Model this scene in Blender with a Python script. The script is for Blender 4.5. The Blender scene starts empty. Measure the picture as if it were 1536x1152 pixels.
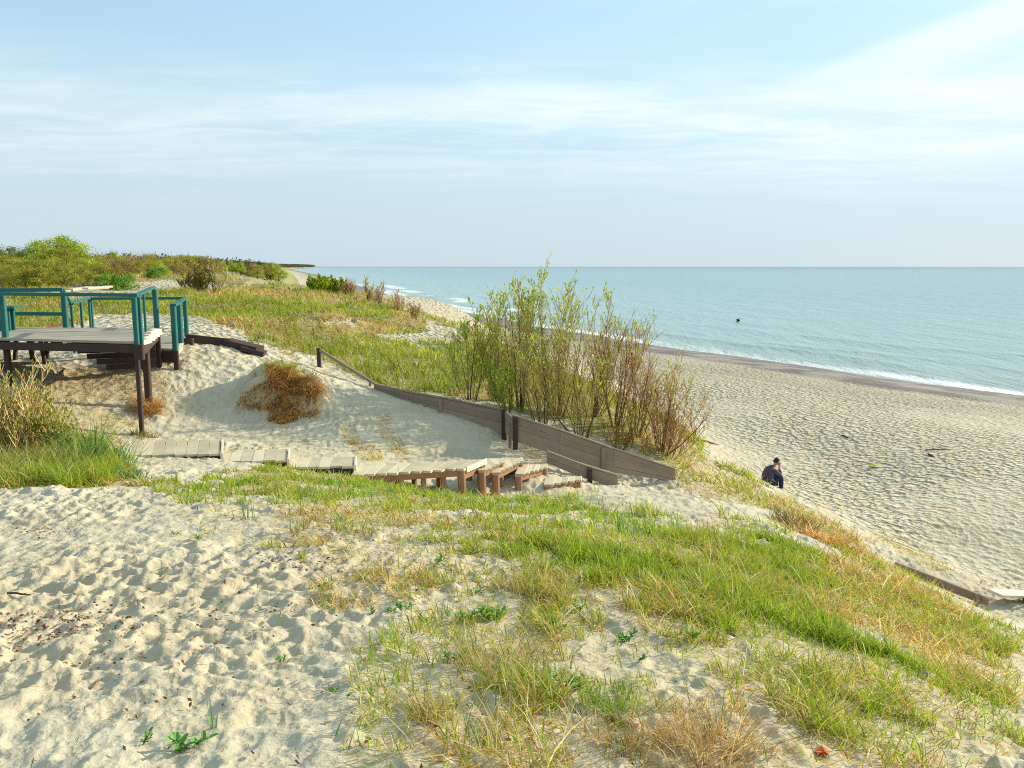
import bpy, math, random
import numpy as np
from mathutils import Vector, Matrix

# ------------------------------------------------------------------ camera, sky, sun
sc = bpy.context.scene
CZ = 9.3                       # eye height above the sea (z = 0)
F, CU, CV = 1242.0, 768.0, 576.0
PITCH = math.radians(8.07)
SP, CP = math.sin(PITCH), math.cos(PITCH)
camd = bpy.data.cameras.new('camera'); cam = bpy.data.objects.new('camera', camd)
sc.collection.objects.link(cam); sc.camera = cam
camd.sensor_width = 36.0; camd.lens = F / 1536 * 36; camd.clip_start = 0.05; camd.clip_end = 90000
cam.location = (0, 0, CZ); cam.rotation_euler = (math.radians(90) - PITCH, 0, 0)

SUN_AZ, SUN_EL = math.radians(60), math.radians(20.5)      # azimuth measured to the right of the view direction
sd = Vector((math.sin(SUN_AZ) * math.cos(SUN_EL), math.cos(SUN_AZ) * math.cos(SUN_EL), math.sin(SUN_EL)))
ld = bpy.data.lights.new('sun', 'SUN'); lo = bpy.data.objects.new('sun', ld); sc.collection.objects.link(lo)
ld.energy = 4.8; ld.angle = math.radians(0.6); ld.color = (1.0, 0.92, 0.73)
lo.rotation_euler = sd.to_track_quat('Z', 'Y').to_euler(); lo.location = (30, 30, 60)

world = bpy.data.worlds.new('World'); sc.world = world; world.use_nodes = True
nt = world.node_tree; N = nt.nodes; L = nt.links; N.clear()
wo = N.new('ShaderNodeOutputWorld'); bg = N.new('ShaderNodeBackground'); L.new(bg.outputs[0], wo.inputs[0])
sky = N.new('ShaderNodeTexSky'); sky.sky_type = 'NISHITA'; sky.sun_disc = False
sky.sun_elevation = SUN_EL; sky.sun_rotation = SUN_AZ; sky.altitude = 0
sky.air_density = 1.0; sky.dust_density = 0.5; sky.ozone_density = 1.6
bg.inputs['Strength'].default_value = 0.14
def wn(t, **k):
    n = N.new(t)
    for a, b in k.items(): setattr(n, a, b)
    return n
def wmath(op, a, b=None, c=None, clamp=False):
    n = wn('ShaderNodeMath', operation=op, use_clamp=clamp)
    for i, x in enumerate((a, b, c)):
        if x is None: continue
        if isinstance(x, (int, float)): n.inputs[i].default_value = x
        else: L.new(x, n.inputs[i])
    return n.outputs[0]
tc = wn('ShaderNodeTexCoord'); sx = wn('ShaderNodeSeparateXYZ'); L.new(tc.outputs['Generated'], sx.inputs[0])
zc = wmath('MAXIMUM', sx.outputs[2], 0.0)
inv = wmath('DIVIDE', 1.0, wmath('ADD', zc, 0.045))
px = wmath('MULTIPLY', sx.outputs[0], inv); py = wmath('MULTIPLY', sx.outputs[1], inv)
def cloudlayer(rot, sxy, scale, detail, rough, lo_, hi_, off=(0, 0, 0), dist=0.0):
    cb = wn('ShaderNodeCombineXYZ'); L.new(px, cb.inputs[0]); L.new(py, cb.inputs[1])
    mp = wn('ShaderNodeMapping'); mp.inputs['Rotation'].default_value = (0, 0, rot)
    mp.inputs['Scale'].default_value = (sxy[0], sxy[1], 1); mp.inputs['Location'].default_value = off
    L.new(cb.outputs[0], mp.inputs[0])
    no = wn('ShaderNodeTexNoise'); no.inputs['Scale'].default_value = scale
    no.inputs['Detail'].default_value = detail; no.inputs['Roughness'].default_value = rough
    no.inputs['Distortion'].default_value = dist
    L.new(mp.outputs[0], no.inputs['Vector'])
    mr = wn('ShaderNodeMapRange', interpolation_type='SMOOTHSTEP'); L.new(no.outputs['Fac'], mr.inputs['Value'])
    mr.inputs['From Min'].default_value = lo_; mr.inputs['From Max'].default_value = hi_
    return mr.outputs[0]
# elevation band masks (real cloud banks at their height in the sky)
def band(c, w):
    d = wmath('DIVIDE', wmath('SUBTRACT', sx.outputs[2], c), w)
    return wmath('POWER', 2.718, wmath('MULTIPLY', wmath('MULTIPLY', d, d), -1.0))
azf = wmath('ADD', wmath('MULTIPLY', sx.outputs[0], 0.5), 0.5)          # brighter veil towards the sun side
wob = wn('ShaderNodeTexNoise'); wob.inputs['Scale'].default_value = 2.2; wob.inputs['Detail'].default_value = 3
L.new(tc.outputs['Generated'], wob.inputs['Vector'])
zw = wmath('ADD', sx.outputs[2], wmath('MULTIPLY', wmath('SUBTRACT', wob.outputs['Fac'], 0.5), 0.10))
def bandw(c, w):
    d = wmath('DIVIDE', wmath('SUBTRACT', zw, c), w)
    return wmath('POWER', 2.718, wmath('MULTIPLY', wmath('MULTIPLY', d, d), -1.0))
c1 = cloudlayer(0.25, (0.30, 1.0), 1.0, 8, 0.6, 0.32, 0.66, (1.3, 0.4, 0), 0.6)
c2 = cloudlayer(-1.05, (0.16, 1.5), 0.55, 4, 0.5, 0.42, 0.72, (3.1, 2.0, 0), 0.2)
c3 = cloudlayer(0.1, (0.5, 0.9), 2.6, 8, 0.65, 0.35, 0.75, (7.0, 1.0, 0), 1.0)
m1 = wmath('MULTIPLY', wmath('MULTIPLY', bandw(0.155, 0.058), wmath('ADD', wmath('MULTIPLY', c1, 0.6), wmath('MULTIPLY', c3, 0.5))), wmath('ADD', wmath('MULTIPLY', azf, 0.9), 0.15))
m2 = wmath('MULTIPLY', c2, wmath('MULTIPLY', wmath('SMOOTH_MAX', wmath('MULTIPLY', wmath('SUBTRACT', sx.outputs[2], 0.10), 4.0), 0.0, 0.1, clamp=True), wmath('MULTIPLY', azf, 0.6)))
m3 = wmath('MULTIPLY', band(0.0, 0.20), 0.80)
def dotc(v):
    n_ = wn('ShaderNodeVectorMath', operation='DOT_PRODUCT'); L.new(tc.outputs['Generated'], n_.inputs[0]); n_.inputs[1].default_value = v; return n_.outputs['Value']
e1 = sd.cross(Vector((0, 0, 1))).normalized(); e2 = sd.cross(e1).normalized()
phi = wmath('ARCTAN2', dotc(tuple(e1)), dotc(tuple(e2)))
cbp = wn('ShaderNodeCombineXYZ'); L.new(phi, cbp.inputs[0]); L.new(wmath('MULTIPLY', dotc(tuple(sd)), 0.12), cbp.inputs[1])
rn = wn('ShaderNodeTexNoise'); rn.inputs['Scale'].default_value = 6.5; rn.inputs['Detail'].default_value = 2.5; L.new(cbp.outputs[0], rn.inputs['Vector'])
rr = wn('ShaderNodeMapRange', interpolation_type='SMOOTHSTEP'); L.new(rn.outputs['Fac'], rr.inputs['Value']); rr.inputs['From Min'].default_value = 0.44; rr.inputs['From Max'].default_value = 0.62
up_ = wn('ShaderNodeMapRange', interpolation_type='SMOOTHSTEP'); L.new(sx.outputs[2], up_.inputs['Value']); up_.inputs['From Min'].default_value = 0.14; up_.inputs['From Max'].default_value = 0.24
rt_ = wn('ShaderNodeMapRange', interpolation_type='SMOOTHSTEP'); L.new(sx.outputs[0], rt_.inputs['Value']); rt_.inputs['From Min'].default_value = -0.15; rt_.inputs['From Max'].default_value = 0.60
m4 = wmath('MULTIPLY', wmath('MULTIPLY', rr.outputs[0], up_.outputs[0]), wmath('MULTIPLY', rt_.outputs[0], 0.65))
mask = wmath('MINIMUM', wmath('ADD', wmath('MULTIPLY', m1, 1.25), wmath('ADD', m2, m4)), 0.9)
veil = wn('ShaderNodeMix', data_type='RGBA'); L.new(m3, veil.inputs[0])
thin = wn('ShaderNodeMix', data_type='RGBA'); L.new(wmath('ADD', 0.34, wmath('MULTIPLY', azf, 0.42)), thin.inputs[0]); L.new(sky.outputs[0], thin.inputs[6])
thin.inputs[7].default_value = (3.5, 5.3, 6.2, 1); L.new(thin.outputs[2], veil.inputs[6])
veil.inputs[7].default_value = (3.1, 3.85, 4.4, 1)
mx = wn('ShaderNodeMix', data_type='RGBA'); L.new(mask, mx.inputs[0]); L.new(veil.outputs[2], mx.inputs[6])
mx.inputs[7].default_value = (5.8, 6.2, 5.9, 1)
L.new(mx.outputs[2], bg.inputs[0])

sc.view_settings.view_transform = 'Standard'; sc.view_settings.look = 'None'
sc.view_settings.exposure = 0.37; sc.view_settings.gamma = 1
sc.render.engine = 'CYCLES'
sc.cycles.max_bounces = 6; sc.cycles.transparent_max_bounces = 4; sc.cycles.diffuse_bounces = 3
sc.cycles.glossy_bounces = 2; sc.cycles.transmission_bounces = 3
sc.cycles.filter_width = 1.05
try: sc.cycles.use_denoising = False
except Exception: pass

rnd = random.Random(7); rng = np.random.default_rng(7)
COL = sc.collection

# ------------------------------------------------------------------ helpers
def ray(u, v):
    a = (u - CU) / F; b = (CV - v) / F
    return np.array([a, CP + b * SP, -SP + b * CP])
def P(u, v, D):
    d = ray(u, v); s = D / d[1]
    return Vector((d[0] * s, D, CZ + d[2] * s))
def proj(x, y, z):
    zz = z - CZ
    f = np.maximum(y * CP - zz * SP, 1e-3); up = y * SP + zz * CP
    return CU + F * x / f, CV - F * up / f
def tag(o, label=None, cat=None, group=None, kind=None):
    if label: o['label'] = label
    if cat: o['category'] = cat
    if group: o['group'] = group
    if kind: o['kind'] = kind
    return o
def empty(name, loc, label, cat, group=None, rz=0):
    o = bpy.data.objects.new(name, None); COL.objects.link(o); o.location = loc; o.rotation_euler = (0, 0, rz)
    o.empty_display_size = 0.2
    return tag(o, label, cat, group)
def link_mesh(name, me, mat, parent=None, world_coords=True):
    o = bpy.data.objects.new(name, me); COL.objects.link(o)
    for m in (mat if isinstance(mat, (list, tuple)) else [mat]): me.materials.append(m)
    if parent is not None:
        o.parent = parent
        if world_coords:
            o.matrix_parent_inverse = (Matrix.Translation(parent.location) @ parent.rotation_euler.to_matrix().to_4x4()).inverted()
    return o
def np_mesh(name, V, faces, nper, col=None, smooth=False, extra=None):
    """faces: (M,nper) int array"""
    me = bpy.data.meshes.new(name)
    V = np.asarray(V, np.float32); faces = np.asarray(faces, np.int32)
    me.vertices.add(len(V)); me.vertices.foreach_set('co', V.ravel())
    M = len(faces)
    me.loops.add(M * nper); me.loops.foreach_set('vertex_index', faces.ravel())
    me.polygons.add(M); me.polygons.foreach_set('loop_start', np.arange(0, M * nper, nper, dtype=np.int32))
    try: me.polygons.foreach_set('loop_total', np.full(M, nper, np.int32))
    except Exception: pass
    me.polygons.foreach_set('use_smooth', np.full(M, smooth, bool))
    if col is not None:
        at = me.attributes.new('Col', 'FLOAT_COLOR', 'POINT')
        c = np.ones((len(V), 4), np.float32); c[:, :3] = col; at.data.foreach_set('color', c.ravel())
    for k, a in (extra or {}).items():
        at = me.attributes.new(k, 'FLOAT', 'POINT'); at.data.foreach_set('value', np.asarray(a, np.float32).ravel())
    me.update(calc_edges=True); me.validate()
    return me
class MB:
    def __init__(s): s.v = []; s.f = []; s.m = []
    def add(s, vs, fs, m=0):
        b = len(s.v); s.v += [tuple(v) for v in vs]; s.f += [tuple(i + b for i in f) for f in fs]; s.m += [m] * len(fs)
    def beam(s, p0, p1, w, h, up=Vector((0, 0, 1)), jit=0.0, m=0):
        """box from p0 to p1, w across, h along up (centred)"""
        p0 = Vector(p0); p1 = Vector(p1); d = (p1 - p0).normalized()
        x = d.cross(up)
        if x.length < 1e-4: x = d.cross(Vector((0, 1, 0)))
        x.normalize(); y = x.cross(d).normalized(); vs = []
        ch = min(w, h) * 0.12
        prof = [(-w/2+ch, -h/2), (w/2-ch, -h/2), (w/2, -h/2+ch), (w/2, h/2-ch), (w/2-ch, h/2), (-w/2+ch, h/2), (-w/2, h/2-ch), (-w/2, -h/2+ch)]
        for p in (p0, p1):
            for a, b in prof:
                vs.append(p + x * (a + rnd.uniform(-jit, jit)) + y * (b + rnd.uniform(-jit, jit)))
        fs = [tuple(range(7, -1, -1)), tuple(range(8, 16))] + [(i, (i + 1) % 8, 8 + (i + 1) % 8, 8 + i) for i in range(8)]
        s.add(vs, fs, m)
    def tube(s, pts, rad, n=8, m=0, cap=True):
        b = len(s.v); k = len(pts); pts = [Vector(p) for p in pts]
        for i, p in enumerate(pts):
            d = (pts[min(i + 1, k - 1)] - pts[max(i - 1, 0)]).normalized()
            x = d.cross(Vector((0.3, 0.9, 0.1))); x = x.normalized() if x.length > 1e-3 else Vector((1, 0, 0)); y = d.cross(x)
            r = rad[i] if isinstance(rad, (list, tuple)) else rad
            for j in range(n):
                a = 2 * math.pi * j / n; s.v.append(tuple(p + x * (math.cos(a) * r) + y * (math.sin(a) * r)))
        for i in range(k - 1):
            for j in range(n):
                a = b + i * n + j; c = b + i * n + (j + 1) % n
                s.f.append((a, c, c + n, a + n)); s.m.append(m)
        if cap:
            s.f.append(tuple(b + j for j in range(n - 1, -1, -1))); s.m.append(m)
            s.f.append(tuple(b + (k - 1) * n + j for j in range(n))); s.m.append(m)
    def build(s, name, mat, parent=None, smooth=False):
        me = bpy.data.meshes.new(name); me.from_pydata(s.v, [], s.f); me.update()
        o = link_mesh(name, me, mat, parent)
        if any(s.m): me.polygons.foreach_set('material_index', s.m)
        if smooth: me.polygons.foreach_set('use_smooth', [True] * len(s.f))
        return o

# ------------------------------------------------------------------ noise
def _h(ix, iy, seed):
    h = (ix.astype(np.int64) * 374761393 + iy.astype(np.int64) * 668265263 + seed * 1442695041) & 0xFFFFFFFF
    h = ((h ^ (h >> 13)) * 1274126177) & 0xFFFFFFFF
    return ((h ^ (h >> 16)) & 0xFFFFFF) / float(0xFFFFFF)
def vnoise(x, y, seed=0):
    ix = np.floor(x); iy = np.floor(y); fx = x - ix; fy = y - iy
    fx = fx * fx * fx * (fx * (fx * 6 - 15) + 10); fy = fy * fy * fy * (fy * (fy * 6 - 15) + 10)
    a = _h(ix, iy, seed); b = _h(ix + 1, iy, seed); c = _h(ix, iy + 1, seed); d = _h(ix + 1, iy + 1, seed)
    return (a * (1 - fx) + b * fx) * (1 - fy) + (c * (1 - fx) + d * fx) * fy
def fbm(x, y, seed=0, o=4):
    s = 0; a = 0.5; t = 0
    for i in range(o):
        s = s + a * vnoise(x, y, seed + i * 17); t += a; a *= 0.5; x = x * 2.03 + 11.3; y = y * 2.03 + 5.7
    return s / t
def worley(x, y, seed=0):
    ix = np.floor(x); iy = np.floor(y); best = np.full(x.shape, 9.0)
    for dx in (-1, 0, 1):
        for dy in (-1, 0, 1):
            cx = ix + dx; cy = iy + dy
            qx = cx + 0.15 + 0.7 * _h(cx, cy, seed); qy = cy + 0.15 + 0.7 * _h(cx, cy, seed + 91)
            best = np.minimum(best, (x - qx) ** 2 + (y - qy) ** 2)
    return best                       # squared distance: bowls with sharp rims

# ------------------------------------------------------------------ terrain heights
SH_Y = np.array([-60, 0, 40, 60, 91, 130, 179, 250, 475, 1000, 2600, 5000, 9000], float)
SH_X = np.array([105, 72, 49, 37, 20.5, 4, -12, -34, -92, -235, -690, -1210, -2110], float)
def shore_x(y): return np.interp(y, SH_Y, SH_X)
def shore_dist(x, y):                 # >0 inland
    y0 = np.clip(y, -50, 8000); e = 2.0
    sl = (shore_x(y0 + e) - shore_x(y0 - e)) / (2 * e)
    return (shore_x(y) - x) / np.sqrt(1 + sl * sl)
def far_h(x, y):
    s = shore_dist(x, y) + 1.2 * (fbm(x * 0.06, y * 0.06, 5, 3) - 0.5) * 2
    h = np.interp(s, [-400, -60, 0, 3, 8, 26, 31, 37, 42, 50, 70, 120], [-9, -3.2, 0, 0.35, 0.8, 1.7, 2.4, 5.0, 6.6, 7.5, 7.9, 8.0])
    inl = np.clip((s - 36) / 20, 0, 1)
    h = h + inl * (1.6 * (fbm(x * 0.03, y * 0.03, 9, 4) - 0.5) + 0.5 * (fbm(x * 0.12, y * 0.12, 29, 3) - 0.5))
    return h
CPTS = [ # u, v, distance : what the ground does where the photograph shows it
 (0,1152,2.55),(400,1152,2.5),(768,1152,2.5),(1150,1152,2.65),(1536,1152,3.1),
 (0,1000,3.45),(400,1000,3.4),(768,1000,3.45),(1150,1000,3.7),(1536,1040,4.9),
 (0,900,4.4),(400,900,4.35),(768,900,4.5),(1100,900,5.0),(1300,930,5.8),(1536,975,7.0),
 (0,820,5.8),(400,820,5.7),(768,820,6.0),(1050,830,6.8),(1250,835,8.6),
 (0,770,7.2),(300,770,7.1),(600,775,7.3),(850,780,7.8),(1050,790,8.6),
 (60,738,8.8),(260,738,9.0),(450,745,8.8),(620,755,8.8),(700,765,8.8),(800,764,9.2),(920,742,10.2),(1040,750,10.6),(1190,775,11.2),
 (1280,828,10.6),(1400,890,9.5),(1460,930,8.6),
 # valley behind the crest where the stepped walkway runs
 (165,700,12.0),(330,708,12.0),(450,715,12.0),(560,728,12.2),(690,760,13.4),(750,762,14.1),(810,757,14.8),(880,742,15.6),
 (80,690,13.0),(0,690,12.6),(180,668,14.4),(330,672,14.8),(430,684,14.7),(530,692,15.2),(640,688,16.4),(760,696,16.9),(850,722,16.2),(845,737,15.3),(780,712,15.8),(720,748,13.9),
 (960,745,15.5),(1080,775,14.5),(1180,800,14.0),
 # slope behind the walkway up to the viewing platform
 (205,650,15.5),(60,620,15.0),(100,570,17.5),(0,560,17.0),(217,600,16.8),(260,548,18.7),(200,555,18.2),
 (50,520,20.5),(150,515,21.0),(300,525,19.8),(345,518,21.0),(395,535,20.6),(300,600,17.4),(350,560,18.8),
 (370,625,17.2),(430,630,17.3),(490,622,17.6),(430,570,18.8),(390,578,18.4),(480,580,19.2),
 (478,550,21.2),(560,585,20.0),(620,606,19.2),(755,650,18.4),(690,660,17.6),(600,655,17.2),(560,615,18.2),(660,630,18.4),
 (775,672,18.0),(850,690,18.2),(930,716,18.2),(1010,712,18.3),
 # willow ridge and its seaward edge
 (760,618,19.6),(700,600,20.5),(640,590,20.6),(850,640,19.8),(950,660,19.8),(1040,690,20.4),(1090,720,19.8),(1150,748,18.8),(1210,785,17.0),
 (1000,640,22.0),(900,612,22.0),(800,590,22.5),(700,560,24.5),
 # mid dune
 (130,490,25.0),(0,488,26.0),(300,492,24.5),(400,520,23.0),(300,470,33.0),(400,460,37.0),(500,480,33.0),(560,540,24.0),(600,520,28.0),
 (680,540,28.0),(660,510,33.0),(600,470,42.0),(560,447,52.0),(480,440,58.0),(400,430,62.0),(300,440,50.0),(150,438,40.0),(100,450,36.0),
 (640,478,42.0),(686,497,37.0),(560,447,62.0),(500,428,80.0),
 # toe of the dune and beach
 (1345,850,16.6),(1420,882,15.8),(1485,912,15.2),(1536,930,14.6),
]
pts = [tuple(P(*c)) for c in CPTS]
for (x, y, z) in [(-6,-4,8.0),(0,-4,7.8),(6,-4,7.2),(-12,3,7.6),(-14,9,7.0),(-15,14,6.6),(-20,0,7.8),(-22,18,7.0),(-24,28,7.6),(-20,8,7.1),(-30,-6,8),(-30,40,7.9),(-32,20,7.8),
                  (9,0,5.6),(12,-4,5.0),(16,-4,2.6),(15,4,2.6),(12.5,8,3.0),(13.5,12,2.35),(22,0,1.8),(30,10,1.5)]:
    pts.append((x, y, z))
# beach plane and the foot of the dune
def beach_z(x, y):
    s = shore_dist(x, y); return np.interp(s, [-60, 0, 3, 8, 26, 60], [-3.2, 0, 0.35, 0.8, 1.75, 2.1])
for (x, y) in [(11.5,17.5),(10.2,21),(9.2,26),(8.4,31),(8.2,36),(7.6,42),(6,48),(3.5,56),(0,64),(14,16),(13,24),(20,20),(16,32),(28,20),(12,42),(20,45),(30,34),(9,54),(14,60),(4,72),(22,60),
               (17,12),(24,8),(-6,80),(40,20),(35,45)]:
    pts.append((x, y, float(beach_z(np.array(x, float), np.array(y, float)))))
for (x, y, z) in [(5.6,28,3.8),(4.2,34,4.6),(1.6,42,5.2),(-2.5,52,5.8),(-7,62,6.2),(6.6,24,3.4),(7.6,20.5,3.3),(9.4,17.0,2.9),(10.6,14.5,2.9),(-4,58,6.6),(-9,70,7.2)]:
    pts.append((x, y, z))
PT = np.array(pts); PX = PT[:, :2].copy(); PZ = PT[:, 2].copy()
def wk(p): return np.stack([p[..., 0], p[..., 1]], -1)
def tps(r2): return 0.5 * r2 * np.log(r2 + 1e-9)
n = len(PX); d2 = ((PX[:, None] - PX[None]) ** 2).sum(-1)
A = np.zeros((n + 3, n + 3)); A[:n, :n] = tps(d2) + np.eye(n) * 0.08
A[:n, n] = 1; A[:n, n + 1:] = PX; A[n, :n] = 1; A[n + 1:, :n] = PX.T
W = np.linalg.solve(A, np.concatenate([PZ, np.zeros(3)]))
GX0, GX1, GY0, GY1, GS = -42, 48, -8, 92, 0.3
gx = np.arange(GX0, GX1 + GS, GS); gy = np.arange(GY0, GY1 + GS, GS)
gX, gY = np.meshgrid(gx, gy)
G = np.full(gX.shape, W[n]) + W[n + 1] * gX + W[n + 2] * gY
for i in range(n): G += W[i] * tps((gX - PX[i, 0]) ** 2 + (gY - PX[i, 1]) ** 2)
def rbf_h(x, y):
    a = np.clip((x - GX0) / GS, 0, len(gx) - 1.001); b = np.clip((y - GY0) / GS, 0, len(gy) - 1.001)
    i = a.astype(int); j = b.astype(int); fx = a - i; fy = b - j
    return (G[j, i] * (1 - fx) + G[j, i + 1] * fx) * (1 - fy) + (G[j + 1, i] * (1 - fx) + G[j + 1, i + 1] * fx) * fy
def sst(a, b, x):
    t = np.clip((x - a) / (b - a), 0, 1); return t * t * (3 - 2 * t)
def base_h(x, y):
    x = np.asarray(x, float); y = np.asarray(y, float)
    s = shore_dist(x, y)
    wn_ = sst(24, 15, s) if False else np.clip((s - 10) / 12, 0, 1)      # open beach follows the analytic profile
    mound = .62 * np.exp(-(((x + 4.95) / .95) ** 4 + ((y - 18.15) / .62) ** 4))
    m = (1 - sst(52, 84, y)) * (1 - sst(26, 40, -x)) * sst(-8, -4, y) * wn_
    # beach plane next to the dune foot already in the control points
    return m * rbf_h(x, y) + (1 - m) * far_h(x, y) + mound
def gz(x, y): return float(base_h(np.array([x]), np.array([y]))[0])
def relief(X, Y, s, cover, dn):
    # trodden sand: bowls with crisp rims in several sizes, bent by a slow warp
    near = 1 - sst(20, 38, Y + 4)
    wx = X + .12 * (fbm(X * 2.6, Y * 2.6, 3, 2) - .5) + .05 * (fbm(X * 11, Y * 11, 4, 2) - .5); wy = Y + .12 * (fbm(X * 2.6, Y * 2.6, 13, 2) - .5) + .04 * (fbm(X * 11, Y * 11, 14, 2) - .5)
    mz = sst(.38, .62, fbm(X * .55 + 4, Y * .55, 43, 3)); a1 = np.minimum(worley(wx * 3.7, wy * 4.1, 21), .50) * 1.25 * (1 - mz) + np.minimum(worley(wx * 6.6, wy * 6.9, 24), .50) * .85 * mz; a2 = np.minimum(worley(wx * 9.2, wy * 9.8, 22), .45); a3 = worley(wx * 1.4, wy * 1.3, 23)
    patch = .42 + 1.15 * sst(.25, .7, fbm(X * .8, Y * .8, 31, 3))
    bump = (.058 * a1 + .050 * a2) * patch + .045 * np.minimum(a3, .6) + .05 * (fbm(X * 6.5, Y * 6.5, 33, 4) - .5) + .016 * (fbm(X * 24, Y * 24, 35, 2) - .5)
    rip = .006 * np.sin((Y * .9 + X * .45) * 70 + 5 * fbm(X * 2, Y * 2, 37, 3)) * sst(.52, .66, fbm(X * .9 + 7, Y * .9, 39, 3)) * (Y < 12)
    return (bump + rip - .03) * np.where(dn, .35, 1 - .55 * cover) * near * np.clip((s - 7) / 4, .05, 1)
def full_h(x, y):
    x = np.atleast_1d(np.asarray(x, float)); y = np.atleast_1d(np.asarray(y, float)); z = base_h(x, y); den, g_, l_, dn = zone_eval(x, y, z)
    return z + relief(x, y, shore_dist(x, y), np.clip(den * 1.2, 0, 1), dn)
def hit(u, v, d0=1.5, d1=400):
    """where the sight line through a photo point meets the ground (first hit)"""
    d = ray(u, v); Ds = np.geomspace(d0, d1, 1600); xs = d[0] / d[1] * Ds; zs = CZ + d[2] / d[1] * Ds
    g = base_h(xs, Ds); k = np.nonzero(zs <= g)[0]
    k = k[0] if len(k) else len(Ds) - 1
    return Vector((xs[k], Ds[k], float(full_h(xs[k], Ds[k])[0]) if Ds[k] < 16 else g[k]))

# ------------------------------------------------------------------ where grass grows (regions of ground, given by photo outline + distance range)
def inpoly(u, v, poly):
    inside = np.zeros(u.shape, bool); n = len(poly); j = n - 1
    for i in range(n):
        xi, yi = poly[i]; xj, yj = poly[j]
        c = ((yi > v) != (yj > v)) & (u < (xj - xi) * (v - yi) / ((yj - yi) if yj != yi else 1e-9) + xi)
        inside ^= c; j = i
    return inside
# name, weight, green share, length scale, Dmin, Dmax, warp px, polygon
ZONES = [
 ('green_corner', .8, .72, .9, 2.3, 9, 40, [(1080,960),(1250,1000),(1400,1050),(1536,1090),(1536,1140),(1300,1120),(1150,1060)]),
 ('thin_all', .24, .5, .85, 2.2, 12, 60, [(520,790),(760,780),(1060,800),(1260,830),(1536,960),(1536,1160),(450,1160),(560,950)]),
 ('lush', 1.0, .80, 1.0, 4.2, 12, 40, [(790,800),(900,806),(1060,808),(1180,822),(1238,828),(1225,862),(1180,880),(1290,965),(1400,1015),(1536,1050),(1536,1110),(1440,1100),(1350,1062),(1200,1068),(1090,1000),(1000,930),(900,880),(830,850)]),
 ('lush2', .62, .6, .9, 3.2, 9, 50, [(600,790),(760,790),(900,850),(1040,960),(1180,1060),(1120,1110),(1060,1060),(1000,970),(930,900),(840,870),(700,825)]),
 ('gold_strip', .75, .30, 1.0, 3.5, 8, 18, [(770,850),(850,860),(860,930),(850,990),(780,985),(800,920)]),
 ('mixed_right', .60, .45, 1.0, 5.5, 12, 26, [(1190,850),(1290,850),(1360,890),(1480,960),(1536,990),(1536,1040),(1440,1000),(1330,960),(1240,920)]),
 ('right_rim', .85, .30, 1.1, 5.5, 14, 14, [(1230,835),(1290,838),(1400,905),(1470,945),(1536,985),(1500,1000),(1420,960),(1340,930),(1270,885)]),
 ('br_corner', .65, .45, 1.0, 2.5, 6.5, 36, [(1180,1060),(1350,1060),(1536,1105),(1536,1152),(1180,1152)]),
 ('gold_br', .7, .2, 1.1, 2.3, 5, 26, [(960,1060),(1040,1050),(1120,1075),(1150,1120),(1090,1160),(985,1160)]),
 ('green_bm', .9, .9, .8, 2.6, 5, 20, [(865,1020),(950,1015),(970,1070),(900,1085),(860,1060)]),
 ('gold_mid', .75, .45, .95, 2.8, 5.2, 34, [(670,930),(790,925),(800,985),(850,1050),(800,1075),(750,1035),(700,990)]),
 ('gold_l', .3, .25, .8, 2.8, 4.6, 14, [(610,1030),(680,1030),(690,1100),(630,1090)]),
 ('bottom', .34, .45, 1.0, 2.3, 3.6, 30, [(560,1090),(900,1075),(960,1120),(960,1160),(540,1160)]),
 ('front_walk', .40, .7, .9, 8.0, 14.5, 10, [(400,700),(520,712),(640,722),(700,740),(740,768),(650,772),(560,765),(440,755),(330,735),(300,715)]),
 ('front_walk2', .34, .7, .8, 6.5, 10, 14, [(150,700),(330,690),(420,745),(640,770),(900,790),(1000,812),(800,805),(640,800),(440,770),(260,760)]),
 ('front_steps', .4, .8, .7, 8, 13, 14, [(640,740),(900,745),(960,790),(800,785),(640,775)]),
 ('hump', .28, .8, 1.0, 7, 13, 20, [(820,745),(1060,775),(1200,800),(1200,825),(900,815),(800,790)]),
 ('sparse_straw', .40, .2, .7, 4.2, 8.5, 40, [(380,770),(640,780),(800,850),(830,960),(700,1040),(520,1000),(430,880)]),
 ('straw_left', .10, .1, .6, 5.5, 9, 30, [(230,760),(400,760),(520,830),(420,860),(260,810)]),
 ('left_bush', 1.0, .6, 2.0, 8.0, 16, 12, [(-80,600),(60,600),(110,640),(175,690),(170,730),(60,728),(-80,735)]),
 ('left_low', .6, .35, .8, 9, 18, 20, [(30,580),(120,600),(180,630),(200,650),(200,700),(150,725),(60,640)]),
 ('dry_edge', 1.0, .30, 1.6, 14.2, 26, 14, [(1000,690),(1060,690),(1110,715),(1180,752),(1290,805),(1300,835),(1230,820),(1180,775),(1060,752),(990,718),(930,712)]),
 ('toe_patch', .8, .3, .6, 13, 24, 6, [(1320,800),(1380,822),(1432,860),(1400,858),(1345,832)]),
 ('toe_patch2', .6, .2, .6, 13, 24, 6, [(1200,760),(1290,800),(1330,812),(1300,820),(1220,785)]),
 ('slope_gold', .8, .06, .9, 14, 19, 5, [(508,636),(530,640),(560,672),(575,690),(545,690),(520,665)]),
 ('slope_gold2', .8, .08, .9, 14, 19, 4, [(565,622),(590,625),(602,668),(615,690),(595,690),(575,660)]),
 ('deck_dry', .7, .04, .7, 15.5, 19.5, 8, [(90,560),(200,535),(255,560),(260,600),(200,610),(120,600),(60,600)]),
 ('upper_green', .3, .9, .8, 17, 24, 6, [(395,560),(450,555),(475,575),(400,580)]),
 ('under_wall', .5, .3, .8, 16, 19, 5, [(770,655),(830,670),(870,700),(820,700),(780,680)]),
]
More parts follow.
